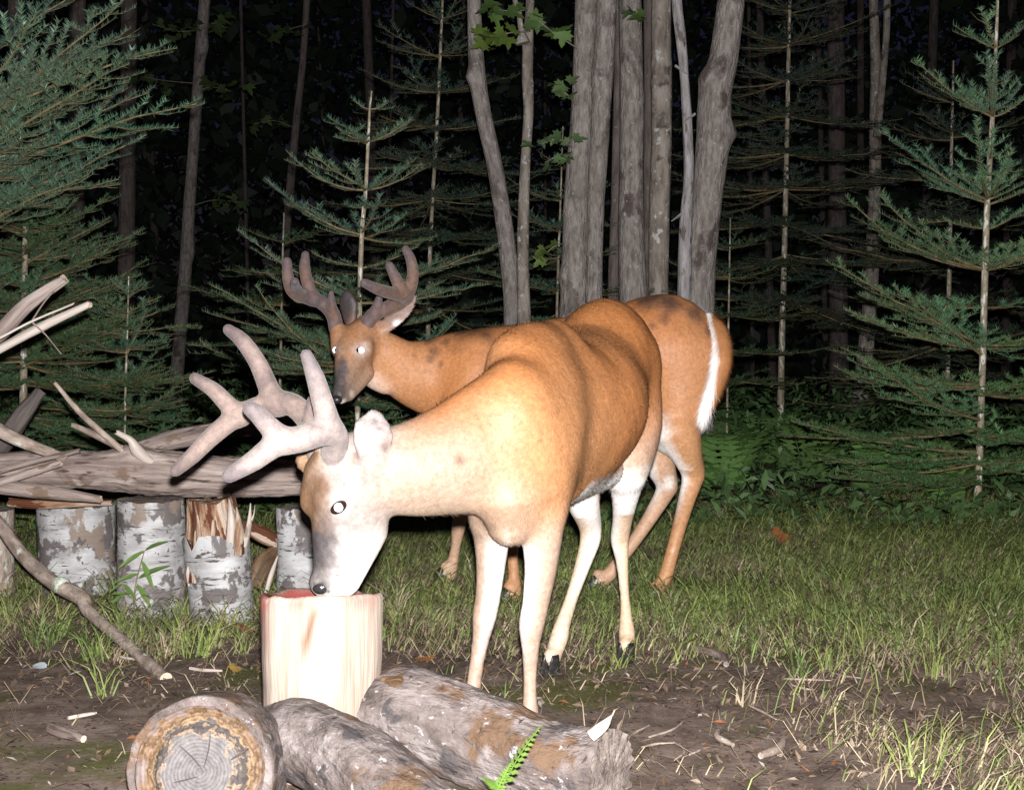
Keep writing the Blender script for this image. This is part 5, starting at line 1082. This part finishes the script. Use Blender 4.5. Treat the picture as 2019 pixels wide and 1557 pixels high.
    pts = [(668, 1000, 30, (0.4, 0.37, 0.36), 0.6), (622, 1070, 40, (0.045, 0.04, 0.042), 0.8), (624, 1110, 42, (0.05, 0.044, 0.046), 0.75), (626, 1140, 34, (0.05, 0.044, 0.046), 0.7), (628, 1040, 26, (0.1, 0.07, 0.06), 0.6), (690, 1165, 24, WHITE, 0.9), (655, 1125, 22, (0.12, 0.105, 0.1), 0.45),
           (616, 1000, 16, (0.12, 0.065, 0.035), 0.7), (622, 950, 22, (0.12, 0.065, 0.035), 0.7), (640, 960, 14, (0.14, 0.085, 0.055), 0.5), (633, 1160, 19, (0.02, 0.018, 0.02), 1.0), (652, 1166, 7, (0.04, 0.03, 0.03), 0.9), (686, 1137, 7, (0.05, 0.035, 0.035), 0.7), (645, 1140, 14, (0.09, 0.08, 0.08), 0.6), (718, 950, 12, (0.13, 0.075, 0.06), 0.45), (700, 1045, 10, (0.13, 0.08, 0.07), 0.35), (745, 960, 8, (0.14, 0.085, 0.07), 0.4), (760, 870, 12, (0.18, 0.11, 0.08), 0.4), (800, 880, 12, (0.2, 0.125, 0.085), 0.35), (738, 826, 9, (0.08, 0.06, 0.065), 0.7), (748, 842, 7, (0.1, 0.08, 0.08), 0.6), (760, 885, 9, (0.1, 0.075, 0.07), 0.6), (627, 1155, 11, (0.02, 0.018, 0.02), 1.0), (667, 1136, 4, (0.1, 0.08, 0.08), 0.8),
           (910, 905, 13, dk, 0.6), (1068, 850, 7, dk, 0.45), (1068, 870, 6, dk, 0.45), (1018, 820, 6, dk, 0.35), (1022, 885, 6, dk, 0.3), (1140, 748, 4, dk, 0.6), (735, 835, 6, (0.15, 0.1, 0.12), 0.5), (728, 965, 8, (0.45, 0.25, 0.22), 0.35), (712, 1060, 6, (0.4, 0.22, 0.18), 0.4), (716, 880, 10, (0.4, 0.36, 0.35), 0.6)]
    lenf = lambda V: np.where(proj(V)[0] < 790, 0.005, np.where(V[:, 2] < 0.42, 0.005, 0.009))+0.007*np.exp(-((V[:, 2]-0.5)/0.05)**2)*(V[:, 1] > 3.0)*(V[:, 2] > 0.44)
    V, Q, N, col = finish_deer(t, B, 0.006, pts, 3.0, 150000, lenf, post)
    k = surf_hit(V, 668, 998, 5); nr = unit(np.array([-0.25, -0.95, 0.1])); eye(t, k-nr*0.0055, nr, 0.0142, 0.0094, 1.34, 0.86, EYE_TILT)
    # nose pad
    Vb, Fb = ball(18, 12); k = P(633, 1157, 2.945); mesh_obj('nose', k+np.array([0.002, 0.004, 0])+Vb*np.array([0.021, 0.021, 0.0165]), Fb, M['nose'], t)
    vel, vtip = (0.28, 0.235, 0.215), (0.085, 0.072, 0.08)  # near antler coloured paler than the far one to carry the flash's brightness
    antler(t, [[(652, 925, 2.965, .03), (657, 895, 2.93, .029), (660, 858, 2.88, .029), (636, 852, 2.85, .03), (590, 866, 2.82, .029), (545, 876, 2.8, .026), (500, 908, 2.79, .022), (452, 937, 2.79, .0165)],
               [(650, 842, 2.86, .027), (638, 800, 2.84, .024), (622, 745, 2.82, .02), (604, 700, 2.81, .0135)],
               [(560, 868, 2.81, .026), (530, 840, 2.8, .022), (510, 818, 2.79, .02), (494, 806, 2.78, .017)]], 'near velvet antler, brightly lit, tips pointing forward and up', vel, vtip, 0.9)
    antler(t, [[(632, 925, 3.02, .024), (622, 868, 3.05, .025), (605, 825, 3.1, .027), (570, 795, 3.13, .027), (520, 800, 3.15, .026), (470, 820, 3.15, .024), (420, 858, 3.14, .022), (380, 898, 3.13, .019), (346, 928, 3.12, .0145)],
               [(548, 800, 3.14, .026), (530, 765, 3.15, .024), (508, 715, 3.16, .021), (478, 672, 3.16, .0185), (450, 650, 3.16, .0135)],
               [(475, 822, 3.15, .022), (447, 795, 3.15, .021), (420, 768, 3.15, .0185), (384, 746, 3.15, .014)],
               [(612, 850, 3.06, .02), (614, 800, 3.04, .015), (617, 785, 3.03, .01)]], 'far velvet antler, browner and dimmer than the near one', (0.225, 0.172, 0.148), (0.085, 0.066, 0.066), 0.92)
    return t
front_deer()

# ---------------- rear deer: standing broadside, looking at the camera
def rear_deer():
    D = 4.92
    t = empty('deer', [P(1150, 1180, D)[0], D, 0], 'rear reddish-brown buck standing broadside, head up facing the camera', 'deer', 'two bucks')
    back = (0.36, 0.14, 0.047); flank = (0.4, 0.17, 0.065); hau = (0.42, 0.2, 0.092); neck = (0.42, 0.2, 0.09); face = (0.33, 0.165, 0.082); leg = (0.43, 0.225, 0.11)
    B = Body(); L0 = np.array([0, -1.0, 0])
    B.sweep([(P(1376, 718, D), .06, .085, L0), (P(1320, 680, D), .13, .165, L0), (P(1230, 705, D), .135, .17, L0), (P(1130, 735, D), .15, .19, L0), (P(1020, 748, D), .145, .185, L0), (P(930, 748, D), .12, .165, L0), (P(870, 755, D), .08, .12, L0)], [hau, back, flank, flank, flank, flank], k=0.045, flow=(1, 0, -0.45))
    B.sweep([(P(1336, 690, D-.06), .085, .125, L0), (P(1340, 790, D-.05), .085, .1, L0), (P(1325, 865, D-.04), .055, .075, L0)], [hau, hau], k=0.04, flow=(0.5, 0, -0.9))
    B.sweep([(P(1335, 700, D+.07), .08, .13, L0), (P(1320, 800, D+.07), .07, .09, L0), (P(1300, 870, D+.07), .05, .06, L0)], [hau, leg], k=0.04, flow=(0.4, 0, -0.9))
    B.sweep([(P(945, 690, D-.06), .05, .07, L0), (P(930, 780, D-.09), .06, .09, L0), (P(920, 880, D-.09), .052, .07, L0)], [flank, flank], k=0.035, flow=(0.3, 0, -1))
    B.cone(P(905, 840, D), P(930, 880, D), .085, .07, neck, k=0.04, flow=(0, 0, -1))
    B.cone(P(1080, 855, D), P(1240, 850, D), .05, .045, WHITE, k=0.03, flow=(1, 0, 0))
    Ln = np.array([-0.15, -0.99, 0]); Lh = unit(np.array([0.87, -0.49, 0.0]))
    B.sweep([(P(900, 745, D), .1, .15, L0), (P(845, 742, 4.9), .082, .125, Ln), (P(795, 728, 4.87), .068, .1, Ln), (P(755, 700, 4.84), .058, .08, Ln), (P(728, 672, 4.82), .052, .062, Ln)], [flank, neck, neck, neck], k=0.03, flow=(0.8, 0, -0.7))
    B.cone(P(738, 747, 4.83), P(757, 760, 4.84), .034, .03, WHITE, k=0.02, flow=(0.3, 0, -1))
    # head, three-quarter to the camera
    B.sweep([(P(726, 650, 4.82), .05, .055, Lh), (P(706, 680, 4.78), .062, .068, Lh), (P(692, 716, 4.745), .047, .058, Lh), (P(680, 752, 4.7), .03, .04, Lh), (P(671, 780, 4.665), .025, .03, Lh)], [face, (0.3, 0.17, 0.1), (0.27, 0.17, 0.115), (0.2, 0.145, 0.115)], k=0.018, flow=(0.3, 0.3, 0.8))
    B.cone(P(724, 735, 4.765), P(690, 782, 4.69), .026, .015, (0.3, 0.2, 0.14), k=0.02, flow=(0.3, 0.3, 0.7))
    B.cone(P(720, 688, 4.732), P(724, 680, 4.732), .019, .019, face, k=0.025); B.cone(P(664, 688, 4.77), P(664, 680, 4.77), .018, .018, face, k=0.025)
    B.cone(P(664, 646, 4.79), P(668, 660, 4.78), .026, .03, face, k=0.02); B.cone(P(718, 646, 4.77), P(712, 660, 4.765), .026, .03, face, k=0.02)
    def ear(b, m, tip, lat, c, w):
        B.sweep([(b, .018, .02, lat), (m, .011, w, lat), (m*0.45+tip*0.55, .01, w*0.8, lat), (tip, .007, .007, lat)], c, k=0.012, flow=unit(tip-b))
    ear(P(692, 645, 4.86), P(687, 608, 4.87), P(683, 573, 4.87), np.array([-0.35, -0.94, 0]), (0.045, 0.036, 0.038), .035)
    e = (P(748, 655, 4.8), P(783, 622, 4.8), P(820, 583, 4.83))
    ear(*e, unit(np.array([-0.35, -0.8, 0.5])), (0.3, 0.22, 0.19), .037)
    # legs
    NH = [J(1335, 850, D-.07, .075), J(1354, 895, D-.06, .052), J(1366, 936, D-.03, .038), J(1354, 985, D-.05, .029), J(1336, 1050, D-.09, .0235), J(1318, 1115, D-.1, .0235), J(1311, 1138, D-.1, .0255), J(1300, 1166, D-.12, .021)]
    FH = [J(1298, 860, D+.07, .065), J(1302, 915, D+.07, .052), J(1314, 958, D+.08, .036), J(1292, 1003, D+.08, .028), J(1255, 1060, D+.06, .023), J(1215, 1113, D+.06, .0225), J(1203, 1130, D+.06, .025), J(1185, 1148, D+.05, .021)]
    FF = [J(925, 890, D+.1, .052), J(918, 960, D+.15, .036), J(908, 1020, D+.18, .027), J(904, 1040, D+.18, .0255), J(899, 1075, D+.19, .018), J(892, 1110, D+.2, .021), J(888, 1126, D+.2, .0245), J(884, 1142, D+.2, .019)]
    NF = [J(955, 890, D-.08, .055), J(985, 970, D-.1, .038), J(1003, 1030, D-.12, .029), J(1008, 1060, D-.13, .027), J(1011, 1100, D-.14, .0185), J(1014, 1145, D-.15, .0215), J(1015, 1162, D-.15, .0255), J(1010, 1180, D-.16, .02)]
    for ch, c in ((NH, leg), (FH, (0.46, 0.29, 0.19)), (FF, (0.46, 0.3, 0.2)), (NF, leg)):
        B.chain(ch, c, k=0.016); b = ch[-1]; f = np.array([b[0]-0.015, b[1], float(gz(b[0], b[1]))+0.002]); hoof(t, f, (-1, -0.15), 0.9)
        B.cone(b[:3], [f[0]+0.004, f[1], f[2]+0.045], b[3], .019, c, k=0.012)
    B.cone(P(1374, 925, D-.04), P(1378, 938, D-.03), .017, .016, leg, k=0.018, flow=(0, 0, -1)); B.cone(P(1322, 948, D+.08), P(1326, 962, D+.08), .017, .016, leg, k=0.018, flow=(0, 0, -1))
    def post(V, N, col):
        w = lambda m: np.clip(m, 0, 1)[:, None]; x, y = proj(V)
        frontedge = np.clip((0.62-V[:, 2]+0.02*nz(V, 40, 7))/0.06, 0, 1)*np.clip((V[:, 2]-0.24)/0.14, 0, 1)*(V[:, 0] > P(1240, 900, D)[0])*np.clip(-N[:, 0]*1.6-0.25, 0, 1)
        col = col*(1-w(frontedge))+np.array(WHITE)*w(frontedge)
        und = np.clip((-N[:, 2]-0.5)*3, 0, 1)*(V[:, 2] > 0.42)*(V[:, 0] > P(1000, 900, D)[0]); col = col*(1-w(und))+np.array(WHITE)*w(und)
        dor = np.clip((N[:, 2]-0.35)*1.6, 0, 1)*(V[:, 2] > 0.8)*np.clip(0.3+nz(V, 22, 75), 0, 1)*(V[:, 0] > P(840, 700, D)[0]); col = col*(1-w(dor*0.75))+np.array((0.06, 0.045, 0.04))*w(dor*0.75)
        return col
    dk = (0.035, 0.026, 0.026)
    pts = [(720, 692, 20, (0.4, 0.31, 0.27), 0.8), (662, 690, 11, (0.36, 0.28, 0.24), 0.6), (666, 738, 20, (0.05, 0.046, 0.052), 0.85), (668, 725, 17, (0.05, 0.046, 0.052), 0.8), (665, 752, 20, (0.05, 0.046, 0.052), 0.8), (669, 712, 13, (0.05, 0.046, 0.052), 0.8), (662, 764, 18, (0.055, 0.05, 0.053), 0.85), (690, 700, 10, (0.34, 0.16, 0.07), 0.6),
           (690, 655, 16, (0.33, 0.14, 0.06), 0.7), (664, 788, 11, (0.02, 0.018, 0.02), 1.0), (676, 797, 9, WHITE, 0.95), (697, 776, 8, (0.5, 0.44, 0.4), 0.6), (787, 640, 9, WHITE, 0.8),
           (858, 690, 15, dk, 0.55), (850, 705, 10, dk, 0.5), (876, 670, 12, dk, 0.5), (868, 715, 8, dk, 0.45), (820, 700, 6, dk, 0.4), (840, 730, 6, dk, 0.3), (905, 650, 14, dk, 0.6), (960, 655, 10, dk, 0.4), (1270, 585, 26, dk, 0.65), (1320, 592, 28, dk, 0.65), (1375, 615, 24, dk, 0.7), (1285, 640, 10, dk, 0.5), (1310, 625, 14, dk, 0.5), (1400, 650, 14, dk, 0.6), (1300, 845, 5, (0.2, 0.14, 0.2), 0.5),
           (1318, 960, 16, WHITE, 0.7), (1325, 1085, 4, (0.6, 0.5, 0.44), 0.6)]
    lenf = lambda V: np.where(proj(V)[0] < 760, 0.005, np.where(V[:, 2] < 0.42, 0.006, 0.011))+0.02*np.exp(-(np.linalg.norm((V-P(1345, 830, D))*np.array([1, 0.5, 1]), axis=1)/0.07)**2)*(V[:, 0] > P(1345, 830, D)[0])
    V, Q, N, col = finish_deer(t, B, 0.006, pts, 4.75, 110000, lenf, post)
    for (x, y, nr) in ((717, 690, (0.55, -0.8, 0.1)), (655, 690, (-0.85, -0.5, 0.1))):
        k = surf_hit(V, x, y, 4); nr = unit(np.array(nr)); eye(t, k-nr*0.0078, nr, 0.0148, 0.0115)
    Vb, Fb = ball(18, 12); mesh_obj('nose', P(664, 788, 4.638)+Vb*np.array([0.018, 0.015, 0.0135]), Fb, M['nose'], t)
    # tail: brown above, long white hair below and along its edge
    T = Body(); tp = [J(1398, 628, D-.01, .022), J(1417, 655, D-.06, .03), J(1424, 705, D-.1, .031), J(1412, 755, D-.1, .027), J(1395, 795, D-.1, .02), J(1386, 815, D-.1, .009)]
    T.chain(np.array(tp), (0.33, 0.15, 0.06), k=0.02); Vt, Qt = T.mesh(0.006, 2); Nt = vnormals(Vt, Qt); x, y = proj(Vt)
    edge = np.interp(y, [630, 660, 700, 760, 800, 830], [1406, 1415, 1421, 1413, 1402, 1420]); wm = np.clip((edge-x)/6, 0, 1)[:, None]
    ct = np.tile(np.array((0.3, 0.13, 0.05)), (len(Vt), 1))*(1-wm)+np.array(WHITE)*wm
    ta = mesh_obj('tail', Vt, Qt, M['fur'], t, {'col': ct}); ta['label'] = 'hanging tail, brown outside with white hair along its front edge'
    ft = np.tile(unit(np.array([-0.25, -0.05, -1.0])), (len(Vt), 1)); rng = np.random.default_rng(4)
    fur_obj(ta, Vt, Qt, Nt, ct, ft, 20000, np.where(wm[:, 0] > 0.4, 0.06, 0.03)*(0.6+0.4*np.clip((y-640)/120, 0, 1.6)), rng, lift=0.28, wd=0.0006)
    vel, vtip = (0.15, 0.094, 0.07), (0.095, 0.078, 0.09)
    antler(t, [[(664, 650, 4.79, .023), (655, 618, 4.79, .021), (630, 594, 4.78, .0205), (600, 585, 4.74, .0205), (578, 574, 4.68, .0195), (568, 548, 4.66, .017), (566, 516, 4.66, .0135)],
               [(618, 590, 4.76, .02), (607, 560, 4.76, .018), (601, 530, 4.77, .0165), (602, 502, 4.78, .0115)], [(590, 583, 4.72, .019), (583, 564, 4.64, .015), (581, 555, 4.58, .012)], [(657, 620, 4.78, .018), (654, 598, 4.75, .013), (653, 578, 4.73, .008)]],
           'velvet antler on the left in the picture, above the dark upright ear', vel, vtip, 1.1)
    antler(t, [[(717, 650, 4.77, .023), (735, 622, 4.77, .021), (765, 607, 4.77, .0215), (792, 592, 4.74, .022), (808, 570, 4.7, .019), (814, 540, 4.68, .017), (810, 512, 4.68, .015), (800, 492, 4.69, .012)],
               [(800, 585, 4.72, .02), (780, 580, 4.66, .019), (750, 572, 4.58, .017), (718, 558, 4.52, .0125)], [(795, 578, 4.68, .019), (782, 552, 4.66, .017), (768, 524, 4.65, .0125)], [(738, 622, 4.76, .018), (744, 602, 4.75, .014), (748, 586, 4.74, .01)]],
           'velvet antler on the right in the picture, above the pale-lined ear', vel, vtip, 1.1)
rear_deer()
